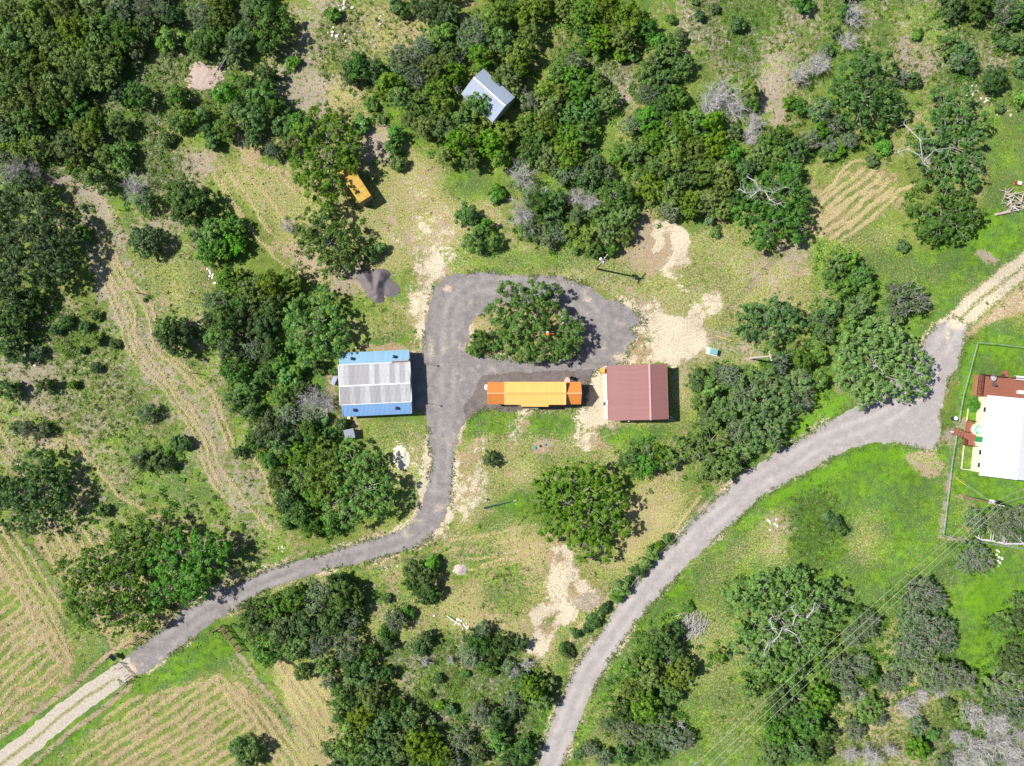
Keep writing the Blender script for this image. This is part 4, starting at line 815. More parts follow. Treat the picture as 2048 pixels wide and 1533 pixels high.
# red and white cooler by the log pile
b = P(2038, 366.5, .4); q = empty("ice_chest", (b.x, b.y, 0), -.25, "red ice chest with white lid in the grass above the log pile", "cooler"); MB().box((0, 0, .24), (.95, .62, .46)).build("chest_body", simple("red_plastic", (.45, .03, .03), .45), q); MB().box((.08, 0, .5), (.72, .6, .08)).build("lid", white, q); MB().box((-.5, 0, .3), (.04, .3, .06)).build("handle", black, q)

# ------------------------------------------------------------------ utility poles and wires
def util_pole(px, py, h, label, arm_az, arm=2.2, cans=1, mat=brownwood):
    b = P(px, py); q = empty("utility_pole", b, 0, label, "utility pole", None)
    MB().tube([(0, 0, 0), (0, 0, h)], [.19, .12], 8).build("pole", mat, q); d = Vector((cos(arm_az), sin(arm_az), 0)); M = Matrix.Rotation(arm_az, 3, 'Z')
    ca = MB().box((0, .0, h - .45), (arm, .12, .14), M=M).build("crossarm", greywood, q)
    for k in (-1, -.35, .35, 1): MB().lathe([(.05, 0), (.09, .08), (.06, .2), (.03, .25)], n=8).build("insulator", white, ca, loc=tuple(d * arm * .47 * k + Vector((0, 0, h - .38))))
    for k in range(cans):
        p_ = Vector((-d.y, d.x, 0)) * (.38 if k == 0 else -.38); t_ = MB().lathe([(.22, 0), (.27, .06), (.27, .75), (.2, .86), (.06, .92)], n=12).build("transformer", simple("can_grey", (.62, .63, .66), .4), q, loc=tuple(p_ + Vector((0, 0, h - 1.9))))
        MB().lathe([(.04, .9), (.06, 1.0), (.03, 1.15)], n=6).build("bushing", white, t_)
    return b, h, d, arm
wire_m = simple("pale_wire", (.55, .56, .50), .5, .3)
def wire(parent, a, b, sag, r_=.022, mat=None, name="wire", nn=14):
    a, b = Vector(a), Vector(b); MB().tube([a.lerp(b, k / nn) - Vector((0, 0, sag * 4 * (k / nn) * (1 - k / nn))) for k in range(nn + 1)], r_, 4, False).build(name, mat or wire_m, parent)
def tl(p): return p
b1, h1, d1, a1_ = util_pole(1928, 993, 8.6, "brown utility pole with a white transformer below the white roofed house", radians(-12), 2.6)
b2, h2, d2, a2_ = util_pole(1500, 717, 10.0, "pale sunlit utility pole leaning over the trees right of the green box", radians(-75), 1.6, 0, simple("sunlit_pole", (.60, .50, .44), .8, 0, .15, 2))
b3, h3, d3, a3_ = util_pole(1193, 538, 9.6, "utility pole at the wood's lower edge beside the bare dirt patch", radians(50), 2.2, 2)
pl = empty("power_line", b1, 0, "three pale overhead wires crossing the lower right trees to the utility pole", "overhead wires")
far_ = P(1300, 1610, 8.4)
for k, (ox, ex_) in enumerate(((-1.1, (1378, 1533)), (0.1, (1408, 1533)), (1.0, (1432, 1533)))):
    st = d1 * ox + Vector((0, 0, h1 - .2)); e = P(ex_[0], ex_[1], 6.6) - b1; dr = (e - st); e2 = st + dr * 1.35; e2.z = 8.0
    wire(pl, st, e2, .9, .022)
for k in range(2): wire(pl, d1 * (k - .5) + Vector((0, 0, h1 - .6)), P(2090, 962 + 22 * k, 7.5) - b1, .4, .02)
gw = empty("guy_wires", b2, 0, "thin pale guy wires anchored around the pale sunlit pole", "guy wires")
for q_ in ((1509, 697), (1507, 722), (1590, 745)): wire(gw, (0, 0, h2 - .6), P(*q_) - b2, .1, .018)
gw = empty("guy_wires", b3, 0, "thin guy wires running from the wood's edge pole to the dirt patch", "guy wires")
for q_ in ((1254, 532), (1258, 536)): wire(gw, (0, 0, h3 - .6), P(*q_) - b3, .1, .018)
gw = empty("guy_wires", b1, 0, "two thin guy wires of the brown pole, one in a yellow sleeve", "guy wires")
wire(gw, (0, 0, h1 - .8), P(1907, 950) - b1, .05, .018); e = P(1912, 957) - b1; s_ = Vector((0, 0, h1 - 1.4)); wire(gw, s_, e, .05, .018)
ygl = simple("yellow_sleeve", (.80, .62, .05), .5); MB().tube([e, e.lerp(s_, .28)], .05, 6).build("yellow_sleeve", ygl, gw)
yr = empty("yellow_marker", P(1430, 671), 0, "yellow guy marker rod lying over bare soil above the green box", "marker"); wire(yr, (0, 0, .1), P(1462, 682, 1.0) - P(1430, 671), 0, .045, ygl, "rod", 3); MB().box((0, 0, .05), (.2, .2, .1)).build("anchor", steel, yr)

# ------------------------------------------------------------------ fences
def wire_fence(line, label, h=1.2, gap=4.0, post=brownwood, wires=4, name="wire_fence", pr=.06, ht_top=0.2, wr=.012):
    o = P(*line[0]); q = empty(name, o, 0, label, "fence")
    for a_, b_ in zip(line[:-1], line[1:]):
        A_, B_ = P(*a_) - o, P(*b_) - o; L = (B_ - A_).length; cnt = max(1, round(L / gap))
        for k in range(cnt + (1 if b_ == line[-1] else 0)):
            p_ = A_.lerp(B_, k / cnt); MB().tube([p_, p_ + Vector((R.uniform(-.04, .04), R.uniform(-.04, .04), h + ht_top))], [pr, pr * .85], 6).build("fence_post", post, q)
        w_ = MB()
        for k in range(wires): z_ = h * (k + 1) / wires; w_.tube([A_ + Vector((0, 0, z_)), B_ + Vector((0, 0, z_))], wr, 3, False)
        w_.build("fence_wire", steel, q)
    return q
wire_fence([(2, 1462), (60, 1424), (150, 1362), (222, 1308)], "wire fence along the left side of the limestone track")
wire_fence([(262, 1360), (205, 1414), (130, 1470), (62, 1530)], "wire fence along the right side of the limestone track")
wire_fence([(57, 1090), (102, 1148), (150, 1215), (222, 1300)], "wire fence between the hay field and the twin oaks")
wire_fence([(475, 1298), (520, 1366), (585, 1450), (655, 1535)], "wire fence running down beside the lower left hay rows")
wire_fence([(1425, 990), (1385, 1035), (1345, 1078), (1300, 1120), (1255, 1175)], "low wire fence in long grass left of the curving road", post=rust, pr=.04)
wire_fence([(748, 1137), (810, 1118), (868, 1106), (868, 1172)], "old wire fence beside the lone trees below the drive", pr=.05)
wire_fence([(1440, 640), (1452, 618), (1490, 575), (1560, 500)], "short wire fence in the clearing above the green box", pr=.04, gap=5)
for px, py, w_ in ((283, 588, "upper"), (392, 747, "lower")):
    q = empty("stock_post", P(px, py), 0, "lone dark post casting a shadow, %s one beside the curved mower tracks" % w_, "post", "lone posts beside the mower tracks"); MB().tube([(0, 0, 0), (0, 0, 1.9)], [.09, .08], 7).build("post", black, q); MB().lathe([(.1, 1.88), (.1, 1.94)], n=7).build("post_cap", rust, q)
# braced wooden fence section
q = empty("braced_fence", P(432, 1262), 0, "dark timber braced fence section at the top of the right hand fence line", "fence"); A_, B_ = Vector((0, 0, 0)), P(478, 1302) - P(432, 1262)
A_ = P(446, 1250) - P(432, 1262); B_ = P(484, 1300) - P(432, 1262)
for k in range(5): p_ = A_.lerp(B_, k / 4); MB().tube([p_, p_ + Vector((0, 0, 1.7))], .1, 7).build("fence_post", brownwood, q)
for z_ in (.35, .7, 1.05, 1.4, 1.6): MB().tube([A_ + Vector((0, 0, z_)), B_ + Vector((0, 0, z_))], .05, 5).build("rail", brownwood, q)
C_ = P(425, 1262) - P(432, 1262)
for z_ in (.6, 1.4): MB().tube([A_ + Vector((0, 0, z_)), C_ + Vector((0, 0, z_))], .06, 5).build("rail", brownwood, q)
MB().tube([C_, C_ + Vector((0, 0, 1.6))], .1, 7).build("fence_post", brownwood, q)
q = empty("braced_fence", P(258, 1288), 0, "pale timber H brace on the left fence line beside the drive", "fence"); A_ = Vector((0, 0, 0)); B_ = P(300, 1262) - P(258, 1288)
for k in range(3): p_ = A_.lerp(B_, k / 2); MB().tube([p_, p_ + Vector((0, 0, 1.6))], .11, 7).build("fence_post", brownwood, q)
for z_ in (.5, 1.0, 1.45): MB().tube([A_ + Vector((0, 0, z_)), B_ + Vector((0, 0, z_))], .055, 5).build("rail", brownwood, q)
# gate across the track
gt = empty("farm_gate", P(228, 1310), 0, "steel pipe farm gate standing across the pale track", "gate"); A_ = P(238, 1325) - P(228, 1310); B_ = P(262, 1350) - P(228, 1310)
for k, (px, py) in enumerate(((224, 1312), (236, 1324), (262, 1352))): p_ = P(px, py) - P(228, 1310); MB().tube([p_, p_ + Vector((0, 0, 1.9))], .09, 8).build("gate_post", steel if k else black, gt)
gp_ = simple("white_pipe", (.62, .55, .50), .5)
for z_ in (.3, .55, .8, 1.05, 1.3): MB().tube([A_ + Vector((0, 0, z_)), B_ + Vector((0, 0, z_))], .032, 6).build("gate_rail", gp_, gt)
for k in (0, .33, .66, 1): p_ = A_.lerp(B_, k); MB().tube([p_ + Vector((0, 0, .3)), p_ + Vector((0, 0, 1.3))], .03, 5).build("gate_upright", gp_, gt)
for px, py, ex_, ey_ in ((244, 1334, 236, 1340), (256, 1349, 248, 1355)): MB().tube([P(px, py, .3) - P(228, 1310), P(ex_, ey_, .05) - P(228, 1310)], .035, 5).build("gate_prop", black, gt)
b = P(225, 1316, 1.2); q = empty("gate_opener", (b.x, b.y, 0), radians(-50), "black topped gate opener box with solar panel beside the gate", "gate opener"); MB().box((0, 0, .6), (.7, .5, .9)).build("box_body", steel, q); MB().box((0, 0, 1.2), (1.25, .72, .05), M=Matrix.Rotation(.15, 3, 'Y')).build("solar_panel", simple("solar_black", (.012, .013, .025), .15, spec=.6), q); MB().box((0, 0, 1.165), (1.33, .8, .03), M=Matrix.Rotation(.15, 3, 'Y')).build("panel_frame", steel, q)
# chain link fence round the house lawn
o = P(1940, 686); cf = empty("chain_link_fence", o, 0, "pale green chain link fence enclosing the lawn of the white roofed house", "fence")
fm = simple("fence_green_grey", (.42, .52, .45), .4, .3, .1)
LN = [(2110, 705), (2048, 697), (1990, 690), (1946, 686), (1932, 740), (1918, 790), (1909, 843), (1904, 870), (1896, 920), (1886, 1000), (1878, 1068), (1905, 1075), (1975, 1086), (2110, 1106)]
for i, (a_, b_) in enumerate(zip(LN[:-1], LN[1:])):
    A_, B_ = P(*a_) - o, P(*b_) - o; L = (B_ - A_).length; cnt = max(1, round(L / 3)); u_ = (B_ - A_) / L
    if i == 6: continue
    for k in range(cnt + 1): p_ = A_.lerp(B_, k / cnt); MB().tube([p_, p_ + Vector((0, 0, 1.35))], .035, 6).build("fence_post", fm, cf)
    MB().tube([A_ + Vector((0, 0, 1.3)), B_ + Vector((0, 0, 1.3))], .045, 6).build("top_rail", fm, cf)
    m_ = MB(); g0 = .40; k = -1.2
    while k < L:
        for sg in (0, 1):
            s0, s1 = k, k + 1.2; za, zb = .05, 1.25
            if s0 < 0: za += (-s0); s0 = 0
            if s1 > L: zb -= (s1 - L); s1 = L
            if s1 > s0: 
                pa, pb = A_ + u_ * s0, A_ + u_ * s1
                if sg: za, zb = 1.3 - za, 1.3 - zb
                m_.tube([pa + Vector((0, 0, za)), pb + Vector((0, 0, zb))], .004, 3, False)
        k += g0
    tag(m_.build("chain_link", fm, cf), kind="stuff")

# ------------------------------------------------------------------ foliage
def leaf_mat(name, dark, light, trans=.33):
    m, t, out = new_mat(name); n = N(t); a = n.attr("tint").outputs["Fac"]
    rnd = n.n("ShaderNodeObjectInfo").outputs["Random"]
    col = n.mix(a, dark, light)
    hs_ = n.n("ShaderNodeHueSaturation"); n.put(hs_.inputs["Color"], col); n.put(hs_.inputs["Hue"], n.ramp(rnd, 0, 1, .487, .528)); n.put(hs_.inputs["Value"], n.ramp(n.math('FRACT', n.math('MULTIPLY', rnd, 7.3)), 0, 1, .75, 1.35)); n.put(hs_.inputs["Saturation"], n.ramp(n.math('FRACT', n.math('MULTIPLY', rnd, 13.7)), 0, 1, .82, 1.1))
    b = n.n("ShaderNodeBsdfPrincipled"); n.put(b.inputs["Base Color"], hs_.outputs[0]); b.inputs["Roughness"].default_value = .55; b.inputs["Specular IOR Level"].default_value = .35
    tr = n.n("ShaderNodeBsdfTranslucent"); n.put(tr.inputs["Color"], hs_.outputs[0]); mx = n.n("ShaderNodeMixShader"); mx.inputs[0].default_value = trans
    t.links.new(b.outputs[0], mx.inputs[1]); t.links.new(tr.outputs[0], mx.inputs[2]); t.links.new(mx.outputs[0], out.inputs[0]); return m
LM = dict(O=leaf_mat("oak_leaves", (.045, .115, .014), (.23, .41, .060)), D=leaf_mat("dark_oak_leaves", (.034, .084, .016), (.165, .29, .058)),
          J=leaf_mat("juniper_leaves", (.048, .105, .011), (.27, .40, .048)), B=leaf_mat("bright_leaves", (.07, .165, .018), (.25, .47, .06)),
          G=leaf_mat("grey_green_leaves", (.065, .112, .030), (.23, .345, .12)), L=leaf_mat("light_leaves", (.065, .14, .024), (.26, .41, .10)))
bark = simple("grey_bark", (.29, .285, .25), .9, 0, .3, 2, bump=.5); dead = simple("bleached_branches", (.50, .475, .465), .85, 0, .2, 2); barkd = simple("brown_bark", (.16, .12, .09), .9, 0, .3, 2)

def leaves(lobes, g, kind, dens=1.0, lsize=1.0):
    """leaf sized faces in clumps over the outside of each lobe (x, y, z centre, r, rz)"""
    Ps, Ns, Ss, Ts = [], [], [], []
    cfg = dict(O=(.36, 36, .105, 1.15), D=(.36, 36, .105, 1.15), J=(.30, 36, .09, 1.25), B=(.34, 34, .12, 1.1), G=(.34, 32, .088, 1.05), L=(.38, 34, .115, 1.05))[kind]
    rc, per, ls, dn = cfg; ls *= lsize
    for x, y, z, r, rz_ in lobes:
        nc = max(6, int(dn * dens * 2.6 * r * (r + rz_) / 2 / (rc * rc) * .42))
        u = g.random(nc); th = g.random(nc) * 2 * pi
        zz = u * 1.25 - .25; q = np.sqrt(np.clip(1 - zz * zz, 0, 1))
        rad = (.62 + .42 * g.random(nc) ** .6)[:, None]
        d = np.stack([q * np.cos(th), q * np.sin(th), zz], 1)
        wob = 1 + .22 * np.sin(3 * th + g.random() * 6) * q + .13 * np.sin(7 * th + g.random() * 6) * q
        cc = np.array([x, y, z]) + d * rad * wob[:, None] * np.array([r, r, rz_])
        rcv = rc * (.45 + 1.0 * g.random(nc)); tc = g.random(nc)
        m = per
        dirs = g.normal(size=(nc, m, 3)); dirs /= np.linalg.norm(dirs, axis=2, keepdims=True)
        dirs[:, :, 2] = np.abs(dirs[:, :, 2]) * .9 - .25
        pr = (g.random((nc, m)) ** .45)[:, :, None]
        pp = cc[:, None, :] + dirs * pr * rcv[:, None, None] * np.array([1.1, 1.1, .8])
        nn_ = dirs * .7 + d[:, None, :] * .5 + g.normal(size=(nc, m, 3)) * .48 + np.array([0, 0, .55])
        Ps.append(pp.reshape(-1, 3)); Ns.append(nn_.reshape(-1, 3)); Ss.append((ls * (.6 + .9 * g.random(nc * m))))
        Ts.append(np.clip(.5 * np.repeat(tc, m) + .5 * g.random(nc * m), 0, 1))
    Pn, Nn, Sn, Tn = np.concatenate(Ps), np.concatenate(Ns), np.concatenate(Ss), np.concatenate(Ts)
    return leaf_quads(Pn, Nn, Sn, g, 1.35) + (Tn,)
def leaf_quads(Pn, Nn, Sn, g, asp=1.35):
    Nn = Nn / np.linalg.norm(Nn, axis=1, keepdims=True)
    t = np.cross(Nn, g.normal(size=Nn.shape)); t /= np.linalg.norm(t, axis=1, keepdims=True); b = np.cross(Nn, t)
    s = Sn[:, None]; k = len(Pn)
    V = np.stack([Pn - t * s * asp, Pn - b * s * .75, Pn + t * s * asp, Pn + b * s * .75], 1).reshape(-1, 3)
    return V, np.arange(4 * k).reshape(-1, 4)
def leaf_obj_mesh(name, VFT, mat):
    V, F_, T = VFT; me = np_mesh(name, V, F_, [mat])
    a = me.attributes.new("tint", 'FLOAT', 'FACE'); a.data.foreach_set("value", T.astype(np.float32)); return me
def limb(mb, g, a, b, r0, r1, wob=.12, nn=4, n=5):
    a, b = Vector(a), Vector(b); L = (b - a).length; pts = []; rs = []
    for k in range(nn + 1):
        f = k / nn; p = a.lerp(b, f); 
        if 0 < k < nn: p = p + Vector(g.normal(size=3) * wob * L * .35)
        p.z += sin(f * pi) * L * .06; pts.append(p); rs.append(r0 + (r1 - r0) * f)
    mb.tube(pts, rs, n, False); return pts
def trunk_mesh(lobes, g, r0, mat, poke=0, pale=False):
    mb = MB(); zc = min(l[2] for l in lobes); fork = Vector((0, 0, max(.5, zc * .45))); mb.tube([(0, 0, -.15), (0, 0, .15), fork * .6, fork], [r0 * 1.35, r0 * 1.05, r0 * .9, r0 * .85], 8, False)
    for x, y, z, r, rz_ in lobes[:14]:
        pts = limb(mb, g, fork, (x, y, z + rz_ * .2), r0 * .5, r0 * .2, .12, 4, 5)
        for k in range(5 if len(lobes) < 8 else 3):
            th = g.random() * 2 * pi; ph = g.random() * 1.1; e = Vector((x + r * .85 * cos(th) * cos(ph * .7), y + r * .85 * sin(th) * cos(ph * .7), z + rz_ * .8 * sin(ph)))
            limb(mb, g, pts[3], e, r0 * .16, r0 * .05, .16, 3, 4)
        for k in range(poke):
            th = g.random() * 2 * pi; rr = r * (.3 + .85 * g.random()); a_ = Vector((x + rr * cos(th) * .4, y + rr * sin(th) * .4, z + rz_ * .5)); e = Vector((x + rr * cos(th), y + rr * sin(th), z + rz_ * (1.0 + .12 * g.random())))
            limb(mb, g, a_, e, .04, .018, .25, 4, 4)
            limb(mb, g, a_.lerp(e, .6), e + Vector(g.normal(size=3) * .4), .025, .012, .2, 2, 3)
    return mb.mesh("trunk", mat)
def dead_mesh(r, g, mat, dense=1.0):
    mb = MB(); h = r * 1.0 + .9; base = Vector((0, 0, .3)); mb.tube([(0, 0, -.1), (0, 0, .5)], [.14, .11], 6, False)
    nb = int(9 * dense) + 2
    for k in range(nb):
        th = 2 * pi * k / nb + g.normal() * .3; ph = .35 + .9 * g.random(); L = r * (.75 + .4 * g.random())
        e = base + Vector((cos(th) * cos(ph) * L, sin(th) * cos(ph) * L, sin(ph) * h * .9)); p = limb(mb, g, base, e, .055, .018, .12, 4, 4)
        for j in range(int(6 * dense) + 2):
            q = p[1 + int(g.integers(0, 4))]; d = (e - base).normalized() * .6 + Vector(g.normal(size=3)) * .55; d.z = abs(d.z) * .6; e2 = q + d.normalized() * L * (.3 + .35 * g.random()); pp = limb(mb, g, q, e2, .022, .010, .15, 3, 3)
            for i in range(4):
                q2 = pp[1 + int(g.integers(0, 3))]; e3 = q2 + ((e2 - q).normalized() * .5 + Vector(g.normal(size=3)) * .6).normalized() * L * (.12 + .2 * g.random()); mb.tube([q2, e3], [.013, .006], 3, False)
    return mb.mesh("branches", mat)

# prototypes: kind -> size class -> list of (crown mesh, trunk mesh)
PROTO = {}
CLS = {'s': .95, 'm': 1.75, 'l': 2.8}
def proto_lobes(kind, r, g):
    lo = []; h = r * (1.15 if kind != 'J' else 1.45) + 1.1 if r > 1.2 else r * 1.5 + .2
    top = h; zc = max(r * .5, h * .52)
    lo.append((0, 0, zc, r * .62, (top - zc)))
    k = 4 if r < 1.2 else (6 if r < 2.2 else 8)
    for i in range(k):
        th = 2 * pi * (i + .6 * g.random()) / k; d = r * (.48 + .18 * g.random()); rr = r * (.30 + .20 * g.random()); z = zc * (.70 + .4 * g.random())
        lo.append((d * cos(th), d * sin(th), z, rr, rr * (.75 + .35 * g.random())))
    return lo, top
for kind in "ODJBGL":
    for cl, r in CLS.items():
        PROTO[kind, cl] = []
        for vrt in range(4 if cl != 's' else 3):
            g = np.random.default_rng(hash((ord(kind), ord(cl), vrt)) % 99991 + 5); lo, top = proto_lobes(kind, r, g)
            cm = leaf_obj_mesh("crown", leaves(lo, g, kind, .80 if kind == 'G' else 1.0), LM[kind])
            tm = trunk_mesh(lo, g, .05 + r * .05, bark if kind in 'OGL' else barkd, poke=dict(O=0, D=0, J=0, B=0, G=7, L=2)[kind] if cl != 's' else 0)
            PROTO[kind, cl].append((cm, tm, r, top))
for cl, r in CLS.items(): PROTO['X', cl] = [(None, dead_mesh(r, np.random.default_rng(900 + v + int(r * 10)), dead, 1.7 if cl != 's' else 1.0), r, r + .9) for v in range(3)]

KN = dict(O=("oak", "oak_tree", "mid green oak"), D=("oak", "dark_oak_tree", "dark green oak"), J=("juniper", "juniper_tree", "olive green juniper"), B=("shrub", "leafy_shrub", "bright green tree"),
          G=("tree", "scrub_tree", "grey green tree"), L=("oak", "light_oak_tree", "light green oak"), X=("dead tree", "dead_tree", "bleached leafless tree"))
TREES = []           # (kind, px, py, r px, object)
def plant(kind, px, py, rp):
    rm = rp * S * .97 * (1.06 if kind != 'X' else 1.25); cl = 's' if rm < 1.3 else ('m' if rm < 2.3 else 'l')
    pr = PROTO[kind, cl][R.randrange(len(PROTO[kind, cl]))]; k = rm / pr[2]; kz = k * R.uniform(.88, 1.12) if kind != 'X' else k
    top = pr[3] * kz; c = P(px, py, top * .6)
    nm = KN[kind][1] if rp >= 16 or kind == 'X' else ("small_shrub")
    q = empty(nm, (c.x, c.y, 0), R.uniform(0, 2 * pi)); q.scale = (k * R.uniform(.93, 1.07), k * R.uniform(.93, 1.07), kz)
    if pr[0]: link(bpy.data.objects.new("crown", pr[0]), q)
    link(bpy.data.objects.new("trunk" if kind != 'X' else "branches", pr[1]), q)
    TREES.append([kind, px, py, rp, q, None]); return q
def big(kind, label, lobes, cat="oak", name="live_oak", hgt=6.0, poke=0, dens=1.0, deadlimbs=None, seed=1, limbmat=None, tr=.28):
    """one big tree whose crown spreads over several lobes given in photograph pixels (x, y, r)"""
    g = np.random.default_rng(seed * 7 + 3); cx = sum(l[0] for l in lobes) / len(lobes); cy = sum(l[1] for l in lobes) / len(lobes)
    zc = hgt * .55; b = P(cx, cy, zc); lo = []
    ext = max(hypot(l[0] - cx, l[1] - cy) for l in lobes) + 1
    for x, y, r in lobes:
        rm = r * S * .97; f = hypot(x - cx, y - cy) / ext; z = zc * (1.12 - .38 * f * f) * (.93 + .14 * g.random()); p = P(x, y, z)
        rzv = min(rm * .85, hgt - z + .3) * (.85 + .3 * g.random()); lo.append((p.x - b.x, p.y - b.y, z, rm, max(.7, rzv)))
        for k in range(3):                                                   # smaller clumps break the round edge
            th = g.random() * 2 * pi; d = rm * (.7 + .35 * g.random()); lo.append((p.x - b.x + d * cos(th), p.y - b.y + d * sin(th), z - .2 - .5 * g.random(), rm * .34, rm * .3))
    q = empty(name, (b.x, b.y, 0), 0, label, cat)
    link(bpy.data.objects.new("crown", leaf_obj_mesh("crown", leaves(lo, g, kind, dens * .8), LM[kind])), q)
    main = [lo[i] for i in range(0, len(lo), 4)]
    link(bpy.data.objects.new("trunk", trunk_mesh(main, g, tr, limbmat or bark, poke)), q)
    if deadlimbs:
        mb = MB()
        for ln in deadlimbs:
            pts = []
            for i, (x, y) in enumerate(ln): p = P(x, y, hgt * (.93 + .12 * sin(i * 1.3))); pts.append(Vector((p.x - b.x, p.y - b.y, p.z)))
            n_ = len(pts); mb.tube(pts, [.075 * (1 - .6 * i / n_) for i in range(n_)], 5, False)
            for i in range(n_ * 5):
                a_ = pts[int(g.integers(0, n_))]; e = a_ + Vector((g.normal() * .8, g.normal() * .8, .1 + .3 * g.random())); pz_ = limb(mb, g, a_, e, .03, .010, .3, 3, 4); limb(mb, g, pz_[2], pz_[2] + Vector(g.normal(size=3) * .45), .016, .006, .2, 2, 3)
        mb.build("bare_limbs", dead, q)
    TREES.append([kind, cx, cy, ext, q, label]); return q

big('O', "oak with a crown lapping over the lower roof edge of the tin shed", [(955, 196, 15), (968, 210, 17), (952, 215, 14), (940, 205, 10)], hgt=6.4, seed=31, tr=.15)
big('O', "oak reaching over the right roof edge of the tin shed", [(1012, 140, 16), (1022, 152, 17), (1000, 148, 10), (1028, 168, 14), (993, 155, 7)], hgt=6.2, seed=32, tr=.15)
big('O', "large bushy oak on the island inside the gravel loop", [(1015, 578, 16), (1042, 592, 20), (1078, 585, 22), (1108, 580, 14), (992, 614, 18), (1035, 620, 24), (1075, 625, 26), (1104, 612, 12), (1130, 640, 20), (1146, 668, 22), (1122, 690, 22), (1080, 668, 26), (1040, 658, 26), (1000, 655, 20), (1010, 695, 22), (1050, 705, 22), (1092, 706, 20), (1128, 700, 16), (1150, 690, 14)], hgt=6.8, poke=1, seed=2, limbmat=barkd, dens=1.2)
big('O', "broad oak standing alone in the meadow left of the curving road", [(1100, 960, 28), (1140, 955, 26), (1185, 948, 22), (1082, 1000, 26), (1130, 1000, 34), (1182, 990, 32), (1226, 1012, 28), (1105, 1045, 30), (1158, 1050, 34), (1208, 1050, 32), (1246, 1050, 20), (1165, 1095, 26), (1202, 1098, 24), (1222, 968, 16)], hgt=7.0, poke=1, seed=3)
big('L', "broad spreading oak overhanging the left side of the road junction", [(1700, 680, 28), (1740, 668, 30), (1780, 660, 26), (1812, 685, 24), (1688, 720, 24), (1735, 720, 36), (1788, 712, 34), (1830, 722, 26), (1705, 765, 28), (1748, 778, 30), (1798, 770, 32), (1832, 775, 20), (1838, 745, 20), (1722, 800, 16), (1690, 745, 18)], hgt=7.4, poke=2, seed=4)
big('O', "left one of the twin oaks beside the lower part of the drive", [(150, 1140, 32), (190, 1125, 34), (232, 1110, 32), (170, 1190, 36), (218, 1175, 38), (258, 1150, 32), (190, 1232, 32), (238, 1228, 34), (268, 1195, 32), (160, 1222, 24), (288, 1238, 20), (250, 1072, 22), (280, 1065, 24), (312, 1055, 22), (345, 1055, 18), (290, 1100, 26)], hgt=7.2, poke=1, seed=5)
big('O', "right one of the twin oaks beside the lower part of the drive", [(330, 1125, 34), (368, 1108, 34), (408, 1090, 30), (438, 1088, 20), (345, 1168, 36), (388, 1158, 36), (420, 1128, 30), (318, 1190, 24), (378, 1188, 24), (448, 1110, 18), (352, 1085, 22), (310, 1215, 18)], hgt=7.0, poke=1, seed=6)
big('D', "broad dark oak at the left edge below the scrubby pasture", [(70, 932, 34), (40, 985, 38), (92, 980, 36), (25, 1030, 34), (80, 1032, 34), (112, 1000, 24), (5, 990, 30), (95, 940, 22), (120, 955, 18)], hgt=6.6, seed=7)
big('D', "huge dark oak filling the upper left edge beside the bare track", [(45, 395, 38), (25, 440, 42), (85, 430, 38), (120, 450, 28), (60, 480, 44), (15, 510, 40), (105, 500, 36), (140, 490, 22), (60, 540, 40), (105, 550, 28), (20, 570, 36), (130, 535, 24), (55, 370, 26)], hgt=7.4, seed=8)
big('O', "tall oak above the yellow trailer", [(620, 268, 30), (665, 262, 32), (700, 290, 26), (612, 325, 28), (655, 320, 34), (690, 322, 22), (630, 370, 28), (668, 374, 24), (650, 400, 20), (600, 345, 18), (642, 228, 22), (700, 332, 15)], hgt=7.0, seed=9)
big('O', "oak in the clearing between the mower stripes and the yellow trailer", [(615, 448, 24), (650, 440, 28), (690, 462, 26), (620, 485, 26), (662, 490, 32), (700, 495, 24), (655, 525, 20), (690, 525, 18), (602, 470, 16)], hgt=6.0, seed=10)
big('O', "bright full oak right above the metal barn", [(640, 600, 26), (600, 620, 26), (655, 640, 32), (610, 665, 34), (655, 690, 30), (615, 705, 26), (680, 660, 20), (585, 645, 18), (590, 690, 20)], hgt=6.4, seed=11)
big('O', "round oak in the clearing above the green utility box", [(1488, 640, 28), (1528, 626, 30), (1562, 618, 28), (1578, 652, 26), (1540, 662, 26), (1498, 665, 16), (1590, 632, 16)], hgt=5.6, seed=12)
big('L', "open crowned oak with bare limbs below the upper right shrubs", [(1880, 208, 26), (1920, 205, 28), (1950, 235, 26), (1905, 245, 34), (1865, 258, 28), (1948, 280, 22), (1905, 295, 34), (1868, 300, 24), (1840, 300, 18), (1942, 325, 26), (1905, 345, 30), (1865, 345, 24), (1952, 350, 18), (1838, 265, 14)], hgt=6.6, poke=3, seed=13, dens=.7, deadlimbs=[[(1850, 330), (1838, 310), (1815, 298), (1795, 305)], [(1845, 318), (1840, 280), (1822, 262), (1808, 248)], [(1850, 320), (1870, 300), (1900, 296)]])
big('D', "rounded oak below the open crowned oak at upper right", [(1885, 428, 34), (1842, 432, 24), (1928, 428, 30), (1868, 455, 28), (1912, 455, 28), (1848, 460, 18), (1950, 430, 18), (1890, 385, 22), (1925, 395, 18)], hgt=5.6, poke=2, seed=14)
big('O', "oak with bleached limbs on top at the right end of the upper wood", [(1500, 430, 32), (1540, 450, 36), (1580, 440, 32), (1520, 395, 32), (1565, 392, 34), (1598, 425, 22), (1550, 352, 26), (1598, 395, 22), (1600, 468, 16), (1520, 478, 18)], hgt=6.8, poke=2, seed=15, deadlimbs=[[(1500, 395), (1520, 380), (1545, 385), (1570, 375)], [(1520, 380), (1510, 362), (1495, 355)], [(1530, 383), (1540, 400), (1555, 408)], [(1510, 386), (1490, 385), (1478, 378)]])
